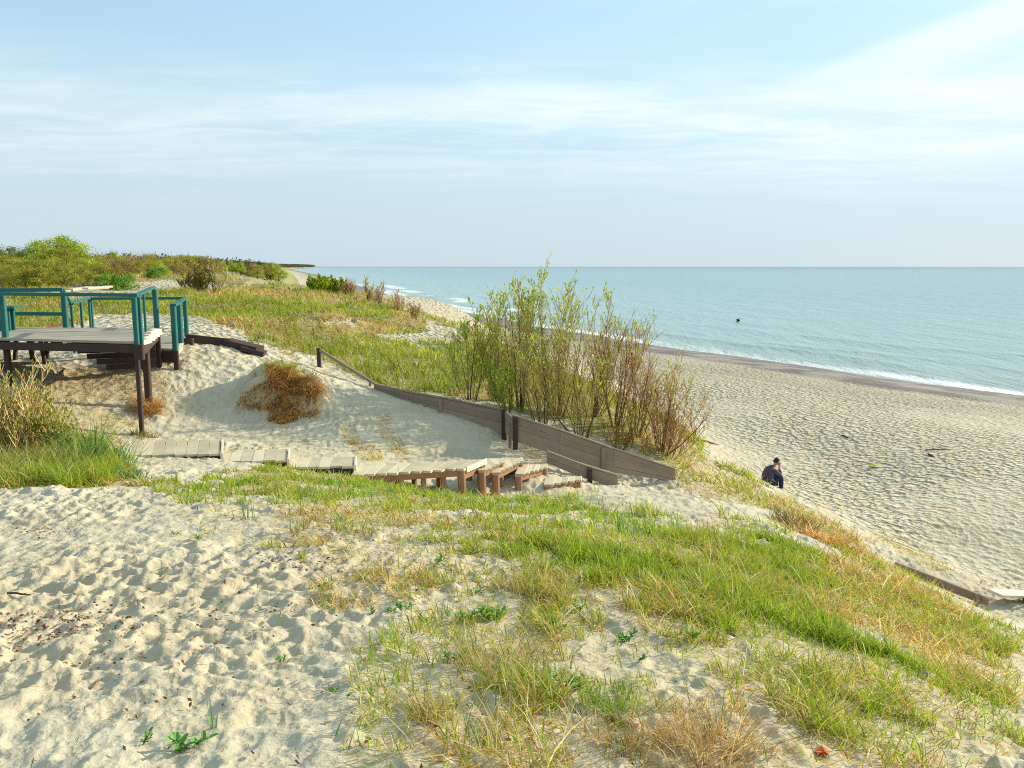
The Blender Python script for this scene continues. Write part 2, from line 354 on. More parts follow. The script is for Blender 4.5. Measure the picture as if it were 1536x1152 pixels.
DUNE_POLY = [(-200,400),(420,402),(520,430),(600,455),(690,492),(720,500),(1030,640),(1060,690),(1010,700),(900,655),(770,612),(620,590),(560,572),(480,540),(400,520),(360,497),(280,478),(180,480),(100,492),(-200,492)]
BARE = [([(560,502),(620,498),(684,497),(690,520),(640,516),(590,510)], 8), ([(640,480),(700,500),(690,515),(640,495)],4), ([(110,425),(170,425),(250,420),(360,430),(250,440),(150,447),(100,452)], 6), ([(150,470),(300,474),(350,497),(240,505),(120,495)], 6), ([(480,484),(530,482),(540,488),(490,490)], 3), ([(365,416),(420,412),(430,426),(370,428)],5)]
def zone_eval(x, y, z):
    """returns density, green share, length factor, zone kind (0 fore, 1 dune)"""
    u, v = proj(x, y, z)
    wu = (fbm(x * 1.5, y * 1.5, 41, 5) - .5) * 2.6; wv = (fbm(x * 1.5, y * 1.5, 57, 5) - .5) * 2.6
    den = np.zeros(u.shape); gr = np.full(u.shape, .4); ln = np.ones(u.shape)
    for (nm, w, g, l, d0, d1, wp, poly) in ZONES:
        m = inpoly(u + wu * wp * 1.6, v + wv * wp * .8, poly) & (y > d0) & (y < d1) & (w > den)
        den[m] = w; gr[m] = g; ln[m] = l
    s = shore_dist(x, y)
    dn = inpoly(u + wu * 14, v + wv * 6, DUNE_POLY) & (y > 18.0) | ((y > 60) & (s > 36)) | ((x < -16) & (y > 26)) 
    dn &= s > 29
    dn &= ~((y < 60) & (base_h(x, y) < 3.3))
    for poly, wp in BARE:
        dn &= ~(inpoly(u + wu * wp, v + wv * wp * .5, poly) & (y > 20) & (y < 120))
    den[dn] = .9; gr[dn] = np.clip(.50 + (fbm(x[dn] * .3, y[dn] * .16, 71, 4) - .5) * 4.2 - np.clip((y[dn] - 24) / 60, 0, .42), .05, .92); ln[dn] = 1.0
    ub = inpoly(u + wu * 10, v + wv * 6, [(700,585),(860,600),(1000,630),(1050,690),(1010,705),(900,655),(770,612),(700,600)]) & (y > 17) & (y < 26)
    den[ub] = .38; gr[ub] = .4
    return den, gr, ln, dn

# ------------------------------------------------------------------ materials
def mat_new(name):
    m = bpy.data.materials.new(name); m.use_nodes = True; t = m.node_tree
    return m, t, t.nodes['Principled BSDF'], t.nodes, t.links
def nmix(t, fac, a, b, typ='MIX'):
    n = t.nodes.new('ShaderNodeMix'); n.data_type = 'RGBA'; n.blend_type = typ
    for i, x in ((0, fac), (6, a), (7, b)):
        if isinstance(x, (int, float)): n.inputs[i].default_value = x
        elif isinstance(x, tuple): n.inputs[i].default_value = (*x, 1) if len(x) == 3 else x
        else: t.links.new(x, n.inputs[i])
    return n.outputs[2]
def nnoise(t, scale, detail=4, rough=.55, vec=None, dist=0):
    n = t.nodes.new('ShaderNodeTexNoise'); n.inputs['Scale'].default_value = scale; n.inputs['Detail'].default_value = detail
    n.inputs['Roughness'].default_value = rough; n.inputs['Distortion'].default_value = dist
    if vec is not None: t.links.new(vec, n.inputs['Vector'])
    return n.outputs['Fac']
def nramp(t, x, a, b, lo=0., hi=1.):
    n = t.nodes.new('ShaderNodeMapRange'); t.links.new(x, n.inputs[0])
    for i, q in enumerate((a, b, lo, hi)): n.inputs[1 + i].default_value = q
    n.clamp = True
    return n.outputs[0]
def nmath(t, op, a, b=0.):
    n = t.nodes.new('ShaderNodeMath'); n.operation = op
    for i, x in enumerate((a, b)):
        if isinstance(x, (int, float)): n.inputs[i].default_value = x
        else: t.links.new(x, n.inputs[i])
    return n.outputs[0]
def nattr(t, name, what='Fac'):
    n = t.nodes.new('ShaderNodeAttribute'); n.attribute_name = name; return n.outputs[what]
def nobj(t, which='Object'):
    return t.nodes.new('ShaderNodeTexCoord').outputs[which]
def nbump(t, h, strength, dist, prev=None):
    n = t.nodes.new('ShaderNodeBump'); n.inputs['Distance'].default_value = dist
    if isinstance(strength, (int, float)): n.inputs['Strength'].default_value = strength
    else: t.links.new(strength, n.inputs['Strength'])
    t.links.new(h, n.inputs['Height'])
    if prev is not None: t.links.new(prev, n.inputs['Normal'])
    return n.outputs[0]

def sand_material():
    m, t, b, Nn, Ll = mat_new('dune_sand'); oc = nobj(t)
    big = nnoise(t, .8, 4, .6, oc); fine = nnoise(t, 90, 3, .7, oc); mid = nnoise(t, 9, 5, .65, oc)
    c = nmix(t, nramp(t, big, .35, .65), (.50, .432, .30), (.575, .503, .36))
    c = nmix(t, nramp(t, mid, .45, .7, 0, .35), c, (.39, .32, .205))
    c = nmix(t, nramp(t, fine, .55, .8, 0, .45), c, (.36, .28, .18))
    # plant litter lying on the sand
    lit = nmath(t, 'MULTIPLY', nattr(t, 'litter'), nramp(t, nnoise(t, 14, 5, .75, oc), .38, .62))
    c = nmix(t, nmath(t, 'MULTIPLY', lit, .85), c, (.42, .29, .12))
    gr = nmath(t, 'MULTIPLY', nattr(t, 'turf'), nramp(t, nnoise(t, 5, 5, .7, oc), .30, .50))
    gc = nmix(t, nramp(t, nnoise(t, .35, 4, .6, oc), .4, .62), (.20, .22, .04), (.34, .27, .08))
    c = nmix(t, nmath(t, 'MULTIPLY', gr, .95), c, gc)
    wet = nattr(t, 'wet')
    wn2 = nramp(t, nnoise(t, .28, 5, .6, oc), .42, .56)
    c = nmix(t, nmath(t, 'MULTIPLY', wet, nmath(t, 'ADD', .55, nmath(t, 'MULTIPLY', wn2, .42))), c, (.12, .075, .05))
    Ll.new(c, b.inputs['Base Color'])
    Ll.new(nramp(t, wet, 0, 1, .95, .45), b.inputs['Roughness'])
    b.inputs['Specular IOR Level'].default_value = .25
    nb = nbump(t, fine, .35, .006)
    nb = nbump(t, nnoise(t, 22, 4, .6, oc), .5, .02, nb)
    cr = Nn.new('ShaderNodeTexVoronoi'); cr.inputs['Scale'].default_value = 34; Ll.new(oc, cr.inputs['Vector'])
    nb = nbump(t, cr.outputs['Distance'], nramp(t, mid, .42, .6, .15, .8), .010, nb)
    # trodden hollows where the mesh is too coarse to carry them
    mp = Nn.new('ShaderNodeMapping'); Ll.new(oc, mp.inputs[0])
    mixv = Nn.new('ShaderNodeMix'); mixv.data_type = 'VECTOR'; mixv.inputs[0].default_value = .12
    wv = Nn.new('ShaderNodeTexNoise'); wv.inputs['Scale'].default_value = 1.3; Ll.new(oc, wv.inputs['Vector'])
    Ll.new(mp.outputs[0], mixv.inputs[4]); Ll.new(wv.outputs['Color'], mixv.inputs[5])
    vo = Nn.new('ShaderNodeTexVoronoi'); vo.inputs['Scale'].default_value = 5.6; Ll.new(mixv.outputs[1], vo.inputs['Vector'])
    vo2 = Nn.new('ShaderNodeTexVoronoi'); vo2.inputs['Scale'].default_value = 3.1; Ll.new(mixv.outputs[1], vo2.inputs['Vector'])
    hh = nmath(t, 'ADD', nmath(t, 'POWER', vo.outputs['Distance'], 2.0), nmath(t, 'MULTIPLY', nmath(t, 'POWER', vo2.outputs['Distance'], 2.0), 1.2))
    nb = nbump(t, hh, nattr(t, 'coarse'), .16, nb)
    Ll.new(nb, b.inputs['Normal'])
    return m
M_SAND = sand_material()

def blade_material(name, trans=.45, rough=.5):
    m, t, b, Nn, Ll = mat_new(name)
    c = nattr(t, 'Col', 'Color'); Ll.new(c, b.inputs['Base Color']); b.inputs['Roughness'].default_value = rough
    b.inputs['Specular IOR Level'].default_value = .3
    tr = Nn.new('ShaderNodeBsdfTranslucent'); Ll.new(c, tr.inputs[0])
    mx = Nn.new('ShaderNodeMixShader'); mx.inputs[0].default_value = trans
    Ll.new(b.outputs[0], mx.inputs[1]); Ll.new(tr.outputs[0], mx.inputs[2]); Ll.new(mx.outputs[0], Nn['Material Output'].inputs[0])
    return m
M_GRASS = blade_material('grass_blades'); M_LEAF = blade_material('leaves', .4, .45)
M_TWIG = blade_material('twigs', .0, .8)

def wood_material(name, c1, c2, scale=(1, 1, 1), paint=None, wear=.5):
    m, t, b, Nn, Ll = mat_new(name); oc = nobj(t)
    w = Nn.new('ShaderNodeMapping'); w.inputs['Scale'].default_value = scale; Ll.new(oc, w.inputs[0])
    g = nnoise(t, 6, 6, .7, w.outputs[0], .4); g2 = nnoise(t, 2.2, 4, .6, oc)
    c = nmix(t, nramp(t, g, .3, .7), c1, c2)
    c = nmix(t, nramp(t, g2, .4, .75, 0, .6), c, tuple(q * .62 for q in c1))
    isl = Nn.new('ShaderNodeNewGeometry'); ri = isl.outputs['Random Per Island']
    c = nmix(t, nramp(t, ri, 0, 1, 0, .55), c, tuple(min(1, q * 1.35) for q in c2))
    if paint:
        pm = nramp(t, nnoise(t, 14, 5, .7, oc), wear, wear + .04)
        c = nmix(t, pm, paint, c)
    Ll.new(c, b.inputs['Base Color']); b.inputs['Roughness'].default_value = .55 if paint else .8
    b.inputs['Specular IOR Level'].default_value = .35
    Ll.new(nbump(t, g, .5, .006), b.inputs['Normal'])
    return m
M_DECK = wood_material('weathered_deck_wood', (.28, .23, .17), (.40, .335, .25), (1, 8, 8))
M_BOARD = wood_material('walkway_board_wood', (.47, .385, .25), (.60, .51, .35), (8, 1.5, 8))
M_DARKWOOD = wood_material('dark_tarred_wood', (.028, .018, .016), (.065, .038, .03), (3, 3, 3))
M_LOG = wood_material('reddish_log_wood', (.15, .075, .045), (.36, .19, .10), (8, 8, 1.2))
M_WALL = wood_material('old_plank_wall_wood', (.12, .082, .06), (.33, .24, .175), (1.2, 1.2, 12))
M_EDGE = wood_material('bleached_board_ends', (.55, .47, .34), (.68, .60, .46), (4, 4, 4))
M_TEAL = wood_material('teal_paint', (.10, .07, .05), (.14, .1, .07), (2, 2, 2), paint=(.012, .125, .11), wear=.62)
M_PALE = wood_material('bleached_driftwood', (.5, .42, .3), (.66, .57, .42), (6, 2, 2))

# ------------------------------------------------------------------ the ground, one sheet
def build_ground():
    rs = [1.6]
    while rs[-1] < 44: rs.append(rs[-1] * 1.0032)
    while rs[-1] < 12000: rs.append(rs[-1] * (1.012 if rs[-1] < 160 else 1.035))
    rs = np.array(rs)
    tt = np.concatenate([np.linspace(-3.2, -.86, 50)[:-1], np.linspace(-.86, .86, 1300), np.linspace(.86, 3.0, 40)[1:]])
    R, T = np.meshgrid(rs, tt, indexing='ij')
    X = R * T; Y = R - 4.0
    Z = base_h(X, Y)
    s = shore_dist(X, Y)
    den, gr, ln, dn = zone_eval(X, Y, Z)
    cover = np.clip(den * 1.2, 0, 1)
    Z = Z + relief(X, Y, s, cover, dn)
    # gentle hummocks under the dune grass
    hum = (fbm(X * .55, Y * .55, 61, 4) - .5) * .5 * np.where(dn, 1, 0) * (1 - sst(60, 90, Y) * .3)
    Z = Z + hum * sst(20, 26, Y)
    turf = np.where(dn, 1.0, 0.0) * .95
    litter = np.where(dn, 0, np.clip(cover * 1.1, 0, .95)) + .35 * sst(.5, .62, fbm(X * .9, Y * .9, 77, 4)) * (s > 38)
    # wet strip along the water with ragged patches
    sw = s + 2.2 * (fbm(X * .05, Y * .05, 81, 3) - .5)
    wet = np.clip(1 - sst(10.0, 12.5, sw), 0, 1); wet = np.maximum(wet, .25 * (1 - sst(17, 19, sw))); wet = np.maximum(wet, .5 * np.exp(-((sw - 18) / .3) ** 2) + .35 * np.exp(-((sw - 20) / .3) ** 2))
    u_, v_ = proj(X, Y, Z)
    V = np.stack([X, Y, Z], -1).reshape(-1, 3)
    nr, nc = R.shape; idx = np.arange(nr * nc).reshape(nr, nc)
    f = np.stack([idx[:-1, :-1], idx[:-1, 1:], idx[1:, 1:], idx[1:, :-1]], -1).reshape(-1, 4)
    coarse = (sst(15, 34, R)) * (.55 + .6 * sst(.36, .6, fbm(X * .12, Y * .12, 171, 4))) * (.35 + .65 * sst(9, 15, s)) * (1 - sst(90, 500, R)) * np.clip((s - 5) / 5, 0, 1) * np.where(dn, .3, 1)
    me = np_mesh('ground', V, f, 4, smooth=True, extra={'turf': turf, 'litter': np.clip(litter, 0, 1), 'wet': wet, 'coarse': coarse})
    o = link_mesh('ground', me, M_SAND); tag(o, 'pale trodden dune sand running down to the open beach', kind='structure')
    return o
build_ground()

# ------------------------------------------------------------------ the sea
def sea_material():
    m, t, b, Nn, Ll = mat_new('sea_water'); oc = nobj(t)
    sh = nattr(t, 'off')                                   # metres from the water line
    c = nmix(t, nramp(t, sh, 0, 14), (.30, .36, .30), (.30, .42, .38))
    c = nmix(t, nramp(t, sh, 10, 150), c, (.18, .315, .335))
    c = nmix(t, nramp(t, sh, 200, 2500), c, (.04, .115, .17))
    mp = Nn.new('ShaderNodeMapping'); mp.inputs['Rotation'].default_value = (0, 0, math.radians(-22)); mp.inputs['Scale'].default_value = (1.0, .28, 1)
    Ll.new(oc, mp.inputs[0])
    c = nmix(t, nramp(t, nnoise(t, .05, 5, .6, mp.outputs[0]), .45, .7, 0, .4), c, (.22, .33, .34))
    foam = nmath(t, 'MULTIPLY', nattr(t, 'foam'), nramp(t, nnoise(t, 1.6, 6, .75, oc, .5), .31, .45))
    c = nmix(t, foam, c, (.82, .84, .82))
    Ll.new(c, b.inputs['Base Color'])
    Ll.new(nmath(t, 'ADD', .22, nmath(t, 'MULTIPLY', foam, .6)), b.inputs['Roughness'])
    b.inputs['IOR'].default_value = 1.33
    n1 = nnoise(t, .9, 5, .65, mp.outputs[0], .3); n2 = nnoise(t, .16, 3, .5, mp.outputs[0]); n3 = nnoise(t, 4.5, 3, .6, mp.outputs[0])
    nb = nbump(t, n2, 1.0, .9); nb = nbump(t, n1, .9, .45, nb); nb = nbump(t, n3, .6, .06, nb)
    Ll.new(nb, b.inputs['Normal'])
    return m
def build_sea():
    rs = [42.0]
    while rs[-1] < 300: rs.append(rs[-1] * 1.004)
    while rs[-1] < 60000: rs.append(rs[-1] * 1.03)
    rs = np.array(rs); tt = np.linspace(-1.15, 2.4, 620)
    R, T = np.meshgrid(rs, tt, indexing='ij'); X = R * T; Y = R - 4.0
    off = -shore_dist(X, Y); off = np.where(Y > 8000, 3000, off)
    o2 = off + 1.6 * (fbm(X * .045, Y * .045, 101, 3) - .5) * 2
    Z = np.zeros_like(X)
    crest = lambda c, w, ph: np.exp(-((o2 - c - 2.2 * (fbm(X * .03, Y * .03, ph, 2) - .5) * 2) / w) ** 2)
    mod = lambda ph, lo, hi: sst(lo, hi, fbm(X * .035, Y * .035, ph, 2))
    w1 = crest(3.2, .9, 111) * mod(121, .35, .6); w2 = crest(8.5, 1.3, 112) * mod(122, .42, .62); w3 = crest(15, 1.8, 113) * mod(123, .40, .62); w4 = crest(26, 2.2, 114) * mod(124, .42, .62)
    Z += (.16 * w1 + .26 * w2 + .24 * w3 + .22 * w4) * (off > -1) + .07 * (fbm(X * .25, Y * .12, 131, 3) - .5) * np.clip(off / 10, 0, 1)
    foam = np.clip(1.8 * np.exp(-((o2 - 1.1) / 1.35) ** 2), 0, 1) * (.55 + .45 * mod(141, .4, .55))
    far_break = (crest(13, 2.6, 151) * mod(161, .40, .46) + crest(5, 1.6, 152) * mod(162, .42, .5)) * sst(150, 190, Y) * (1 - sst(380, 460, Y))
    foam = np.maximum(foam, np.clip(far_break * 1.5, 0, 1)); foam = np.maximum(foam, .8 * crest(5.0, .5, 153) * mod(163, .60, .66))
    V = np.stack([X, Y, Z], -1).reshape(-1, 3); nr, nc = R.shape; idx = np.arange(nr * nc).reshape(nr, nc)
    f = np.stack([idx[:-1, :-1], idx[:-1, 1:], idx[1:, 1:], idx[1:, :-1]], -1).reshape(-1, 4)
    keep = (off > -6).reshape(-1)[f].any(1); f = f[keep]
    used = np.unique(f); rm = np.full(len(V), -1); rm[used] = np.arange(len(used)); f = rm[f]
    me = np_mesh('sea', V[used], f, 4, smooth=True, extra={'off': np.clip(off, 0, 5000).reshape(-1)[used], 'foam': foam.reshape(-1)[used]})
    o = link_mesh('sea', me, sea_material()); tag(o, 'calm pale blue sea with low surf lines along the sand', kind='structure')
build_sea()

# ------------------------------------------------------------------ viewing platform
def V3(p, z=None): return Vector((p.x, p.y, p.z if z is None else z))
def on_ray_z(u, D, z):
    d = ray(u, 500); return Vector((d[0] / d[1] * D, D, z))
def ux(u, D):             # x for a photo column at distance D (height matters little)
    return P(u, 500, D).x
ZD = CZ - 1.40
def post_part(name, x, y, z0, z1, w, mat, parent, w2=None, lean=(0, 0)):
    m = MB(); m.beam((x, y, z0), (x + lean[0], y + lean[1], z1), w, w2 or w, up=Vector((0, 1, 0)))
    return m.build(name, mat, parent)
def build_platform():
    A_ = Vector((ux(208, 15.3), 15.3, ZD)); B_ = Vector((ux(234, 18.6), 18.6, ZD))
    Cc = Vector((ux(-190, 19.4), 19.4, ZD)); D_ = Vector((ux(-190, 16.9), 16.9, ZD))
    root = empty('viewing_platform', (A_.x, A_.y, gz(A_.x, A_.y)), 'raised weathered plank platform with teal railings above the sand slope at the left', 'viewing platform')
    m = MB(); nb = 14
    for i in range(nb):
        t0 = (i + .5) / nb; a = A_.lerp(B_, t0); d = D_.lerp(Cc, t0); e = (a - d).normalized()
        w = (B_ - A_).length / nb * .95
        m.beam(a + e * rnd.uniform(.02, .1), d, w, .05, jit=.003)
    m.build('deck', M_DECK, root)
    # fascia, joists
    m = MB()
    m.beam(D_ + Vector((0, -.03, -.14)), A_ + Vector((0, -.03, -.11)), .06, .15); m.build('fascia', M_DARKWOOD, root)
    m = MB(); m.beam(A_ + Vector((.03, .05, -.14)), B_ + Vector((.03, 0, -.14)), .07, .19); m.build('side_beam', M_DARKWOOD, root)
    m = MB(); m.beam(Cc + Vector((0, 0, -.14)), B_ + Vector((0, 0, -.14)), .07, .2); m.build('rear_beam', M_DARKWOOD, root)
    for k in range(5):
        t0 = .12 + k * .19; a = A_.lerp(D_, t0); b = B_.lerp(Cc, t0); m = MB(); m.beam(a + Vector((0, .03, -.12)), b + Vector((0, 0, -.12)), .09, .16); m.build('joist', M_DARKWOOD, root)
    # board ends along the right edge, bleached
    m = MB(); e = (B_ - A_)
    for k in range(6):
        p = A_ + e * (k + .5) / 6; m.beam(p + Vector((.05, -.2, .0)), p + Vector((.05, .2, .0)), .16, .075 + rnd.uniform(0, .04), jit=.012)
    m.build('edge_board', M_EDGE, root)
    # dark boards added to stand in for the deep shade under the deck
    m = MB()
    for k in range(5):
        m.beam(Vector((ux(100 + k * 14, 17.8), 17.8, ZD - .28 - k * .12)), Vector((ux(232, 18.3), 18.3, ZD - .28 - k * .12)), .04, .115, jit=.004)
    m.build('deck_shade_boards', M_DARKWOOD, root)
    zr = ZD + .88
    def rail(p, q, name='handrail', w=.10, h=.06):
        m = MB(); m.beam(p, q, w, h); m.build(name, M_TEAL, root)
    Ar = V3(A_, zr); Br = V3(B_, zr + .06); Dr = V3(D_, zr); Cr = V3(Cc, zr - .04)
    rail(Ar + Vector((.04, 0, 0)), Dr, w=.08, h=.065)
    rail(Ar, Br, w=.11, h=.045)
    K = Vector((ux(100, 18.9), 18.9, ZD)); rail(V3(K, zr + .0), Cr, w=.09, h=.085)
    rail(V3(K, zr - .55), Cr - Vector((0, 0, .5)), 'mid_rail', .04, .08)
    # posts: painted above the deck, dark below it
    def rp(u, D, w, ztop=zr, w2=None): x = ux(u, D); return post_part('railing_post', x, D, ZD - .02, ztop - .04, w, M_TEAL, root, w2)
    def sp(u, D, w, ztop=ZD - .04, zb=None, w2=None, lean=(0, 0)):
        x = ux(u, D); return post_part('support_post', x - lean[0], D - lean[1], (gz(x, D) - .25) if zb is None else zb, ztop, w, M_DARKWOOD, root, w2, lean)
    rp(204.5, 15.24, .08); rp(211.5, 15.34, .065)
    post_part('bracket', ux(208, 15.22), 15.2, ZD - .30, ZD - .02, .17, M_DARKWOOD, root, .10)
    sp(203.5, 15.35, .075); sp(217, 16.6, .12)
    rp(8, 16.25, .10); sp(8, 16.25, .10)
    rp(-130, 16.7, .1); sp(-130, 16.7, .1)
    rp(236, 18.5, .10, zr + .06); sp(236, 18.5, .10)
    rp(219, 17.2, .045); rp(100, 18.9, .11); rp(-20, 19.2, .09)
    for u, D, ln in ((25, 18.6, (.12, 0)), (40, 18.4, (-.14, 0)), (50, 18.9, (.10, 0)), (58, 18.4, (-.12, 0)), (68, 18.5, (0, 0))):
        sp(u, D, .075, lean=ln)
    # stair rail dropping away from the back corner
    q0 = V3(K, zr); q1 = Vector((ux(110, 19.6), 19.6, zr - .35)); q2 = Vector((ux(137, 22.5), 22.5, zr - .32))
    rail(q0, q1, 'stair_rail', .05, .05); rail(q1, q2, 'stair_rail', .11, .05)
    for q in (q1, q1.lerp(q2, .5), q2): post_part('stair_post', q.x, q.y, gz(q.x, q.y) - .1, q.z - .03, .055, M_TEAL, root)
    return root
build_platform()

def build_bench():
    x0, x1, y = ux(-40, 18.0), ux(33, 18.0), 18.0
    root = empty('bench', ((x0 + x1) / 2, y, ZD + .03), 'teal plank bench on the platform, its end just inside the left edge', 'bench')
    m = MB()
    for k in (-1, 0, 1): m.beam((x0, y + k * .15, ZD + .53), (x1, y + k * .15, ZD + .53), .14, .05)
    m.build('seat', M_TEAL, root)
    m = MB(); m.beam((x0, y - .22, ZD + .47), (x1 - .15, y - .22, ZD + .47), .03, .08); m.build('apron', M_TEAL, root)
    for xx in (x1 - .28, x0 + .28):
        m = MB()
        m.beam((xx - .05, y - .15, ZD + .02), (xx - .05, y - .15, ZD + .50), .12, .07, up=Vector((0, 1, 0))); m.beam((xx + .09, y - .13, ZD + .02), (xx + .09, y - .13, ZD + .50), .07, .05, up=Vector((0, 1, 0)))
        m.beam((xx, y + .15, ZD + .02), (xx, y + .15, ZD + .50), .12, .07, up=Vector((0, 1, 0)))
        m.build('leg', M_TEAL, root)
build_bench()

def build_landing():
    z = CZ - 1.86
    a = Vector((ux(262, 18.6), 18.6, z)); b = Vector((ux(280, 22.0), 22.0, z)); c = Vector((ux(140, 22.6), 22.6, z)); d = Vector((ux(205, 18.9), 18.9, z))
    root = empty('lower_landing', (a.x, a.y, gz(a.x, a.y)), 'lower plank landing with thin teal railings behind the raised platform', 'landing')
    m = MB(); n = 12
    for i in range(n):
        t = (i + .5) / n; m.beam(a.lerp(b, t), d.lerp(c, t), (b - a).length / n * .95, .05, jit=.003)
    m.build('deck', M_DECK, root)
    m = MB(); m.beam(a + Vector((0, -.04, -.16)), d + Vector((0, -.04, -.16)), .06, .26); m.build('fascia', M_DARKWOOD, root)
    m = MB(); m.beam(a + Vector((.03, 0, -.05)), a.lerp(b, .5) + Vector((.03, 0, -.05)), .05, .16, jit=.01); m.build('edge_board', M_EDGE, root)
    zr = z + 1.0
    def rail(p, q, w=.06, h=.07):
        m = MB(); m.beam(p, q, w, h); m.build('handrail', M_TEAL, root)
    m1 = a.lerp(b, .42)
    rail(V3(a, zr), V3(m1, zr), .13, .06); rail(Vector((b.x, b.y, zr + .03)), Vector((c.x, c.y, zr)), .05, .07)
    rail(V3(a.lerp(b, .5), zr), V3(b, zr + .03), .10, .05)
    for p, w in ((a + Vector((0, 0, 0)), .11), (m1, .12), (b + Vector((0, 0, 0)), .10), (a.lerp(b, .5), .09), (b.lerp(c, .55), .06), (c, .06)):
        post_part('railing_post', p.x, p.y, z - .02, zr - .02, w, M_TEAL, root)
    post_part('support_post', a.x + .02, a.y - .04, gz(a.x, a.y) - .2, z - .02, .11, M_DARKWOOD, root, .08)
    post_part('support_post', m1.x, m1.y, gz(m1.x, m1.y) - .2, z - .02, .10, M_DARKWOOD, root)
    return z
ZL = build_landing()

def build_step_frame():
    a = P(278, 507, 20.4); b = P(345, 514, 20.8); c = P(396, 533, 20.6)
    root = empty('step_frame', V3(b, gz(b.x, b.y)), 'dark timber step frame lying half buried on the sand beside the landing', 'steps')
    m = MB(); m.beam(a, b, .09, .20); m.build('beam', M_DARKWOOD, root)
    m = MB(); m.beam(b + Vector((-.1, .1, .02)), b + Vector((.75, .0, -.17)), .5, .14); m.build('tread', M_DARKWOOD, root)
    m = MB(); m.beam(b + Vector((.35, -.15, -.12)), c + Vector((.0, .1, .03)), .42, .12); m.build('tread', M_DARKWOOD, root)
    for p in (a + Vector((.1, -.02, 0)), b + Vector((-.05, -.05, 0))):
        m = MB(); m.beam(p + Vector((0, 0, -.55)), p + Vector((0, 0, .0)), .22, .16, up=Vector((0, 1, 0))); m.build('support_post', M_DARKWOOD, root)
build_step_frame()

# ------------------------------------------------------------------ stepped walkway down the dune
def build_walkway():
    # each flight: near-left, near-right, far-right, far-left corner of its top, as photo points with distances
    S = [((160,683,13.6),(330,681,13.7),(331,659,15.2),(166,661,15.1)),
         ((326,692,13.6),(430,690,13.6),(431,673,14.8),(334,675,14.8)),
         ((424,701,13.5),(530,699,13.6),(531,685,14.6),(436,687,14.6)),
         ((526,713,13.3),(697,702,14.0),(727,689,15.2),(542,697,14.7)),
         ((722,706,14.4),(752,693,15.3),(753,687,15.9),(700,690,15.7)),
         ((742,710,14.7),(781,690,16.0),(781,686,16.4),(730,690,16.0)),
         ((776,712,15.2),(817,700,16.2),(818,696,16.8),(783,697,16.6)),
         ((818,727,15.3),(869,719,16.0),(870,714,17.3),(820,716,17.2))]
    p0 = P(*S[3][0])
    root = empty('stepped_walkway', V3(p0, gz(p0.x, p0.y)), 'stepped boardwalk of pale planks on short reddish log posts leading down the dune', 'boardwalk')
    for k, q in enumerate(S):
        c = [P(*a) for a in q]
        z = c[0].z; zr = c[1].z
        for ci, zz in ((3, z), (2, zr)):
            d_ = ray(q[ci][0], q[ci][1]); t_ = (zz - .02 - CZ) / d_[2]; c[ci] = Vector((d_[0] * t_, d_[1] * t_, zz - .02))
        nl, nr, fr, fl = c
        n = max(3, round((nr - nl).length / .19))
        m = MB(); bw = (nr - nl).length / n * .975
        for i in range(n):
            t = (i + .5) / n; a = nl.lerp(nr, t); b = fl.lerp(fr, t)
            dd = (b - a).normalized() * rnd.uniform(-.03, .03)
            up = Vector((0, 0, 1)); m.beam(a + dd - Vector((0, 0, .02)), b + dd - Vector((0, 0, .02)), bw, .035 + rnd.uniform(0, .006), jit=.003)
        m.build('deck_section', M_BOARD, root)
        # bearers under the long edges and the end board
        dk = Vector((0, 0, -.09)); inw = (fl - nl) * .04
        m = MB(); m.beam(nl + dk + inw, nr + dk + inw, .05, .11); m.build('bearer', M_DARKWOOD if k < 3 else M_LOG, root)
        m = MB(); m.beam(fl + dk - inw, fr + dk - inw, .05, .11); m.build('bearer', M_DARKWOOD if k < 3 else M_LOG, root)
        out = (nr - nl).normalized() * .03
        m = MB(); m.beam(nr + out + Vector((0, 0, -.035)), fr + out + Vector((0, 0, -.035)), .035, .10 if k < 4 else .075); m.build('end_board', M_EDGE, root)
        if k < 3:
            for t in (.12, .5, .88):
                m = MB(); a = nl.lerp(nr, t) + (fl - nl) * .06; m.beam((a.x, a.y, gz(a.x, a.y) - .3), (a.x, a.y, a.z - .1), .09, .09, up=Vector((0, 1, 0))); m.build('support_post', M_DARKWOOD, root)
        else:
            for (s0, e0) in ((nl, .0), (nr, 0.), (fl, 0.), (fr, 0.)):
                if k == 3 and (s0 is nl): continue
                a = s0 + ((nl + nr + fr + fl) / 4 - s0) * .07
                zb = min(gz(a.x, a.y), a.z - .35) - .25
                m = MB(); r = rnd.uniform(.06, .08)
                m.tube([(a.x + rnd.uniform(-.02, .02), a.y, zb), (a.x + .01, a.y, (zb + a.z) / 2), (a.x, a.y, a.z - .03)], [r * 1.05, r, r * .95], 10); m.build('log_post', M_LOG, root, smooth=False)
            if k == 3:
                for t in (.42, .62, .8):
                    for (ea, eb, o) in ((nl, nr, .08), (fl, fr, -.08)):
                        a = ea.lerp(eb, t) + (fl - nl) * o; m = MB()
                        m.tube([(a.x, a.y, gz(a.x, a.y) - .3), (a.x, a.y, a.z - .1)], .05, 8); m.build('log_post', M_LOG, root)
            m = MB(); a = nl.lerp(nr, .96) + dk * 2; b = fl.lerp(fr, .96) + dk * 2; m.beam(a, b, .05, .09); m.build('cross_brace', M_LOG, root)
build_walkway()

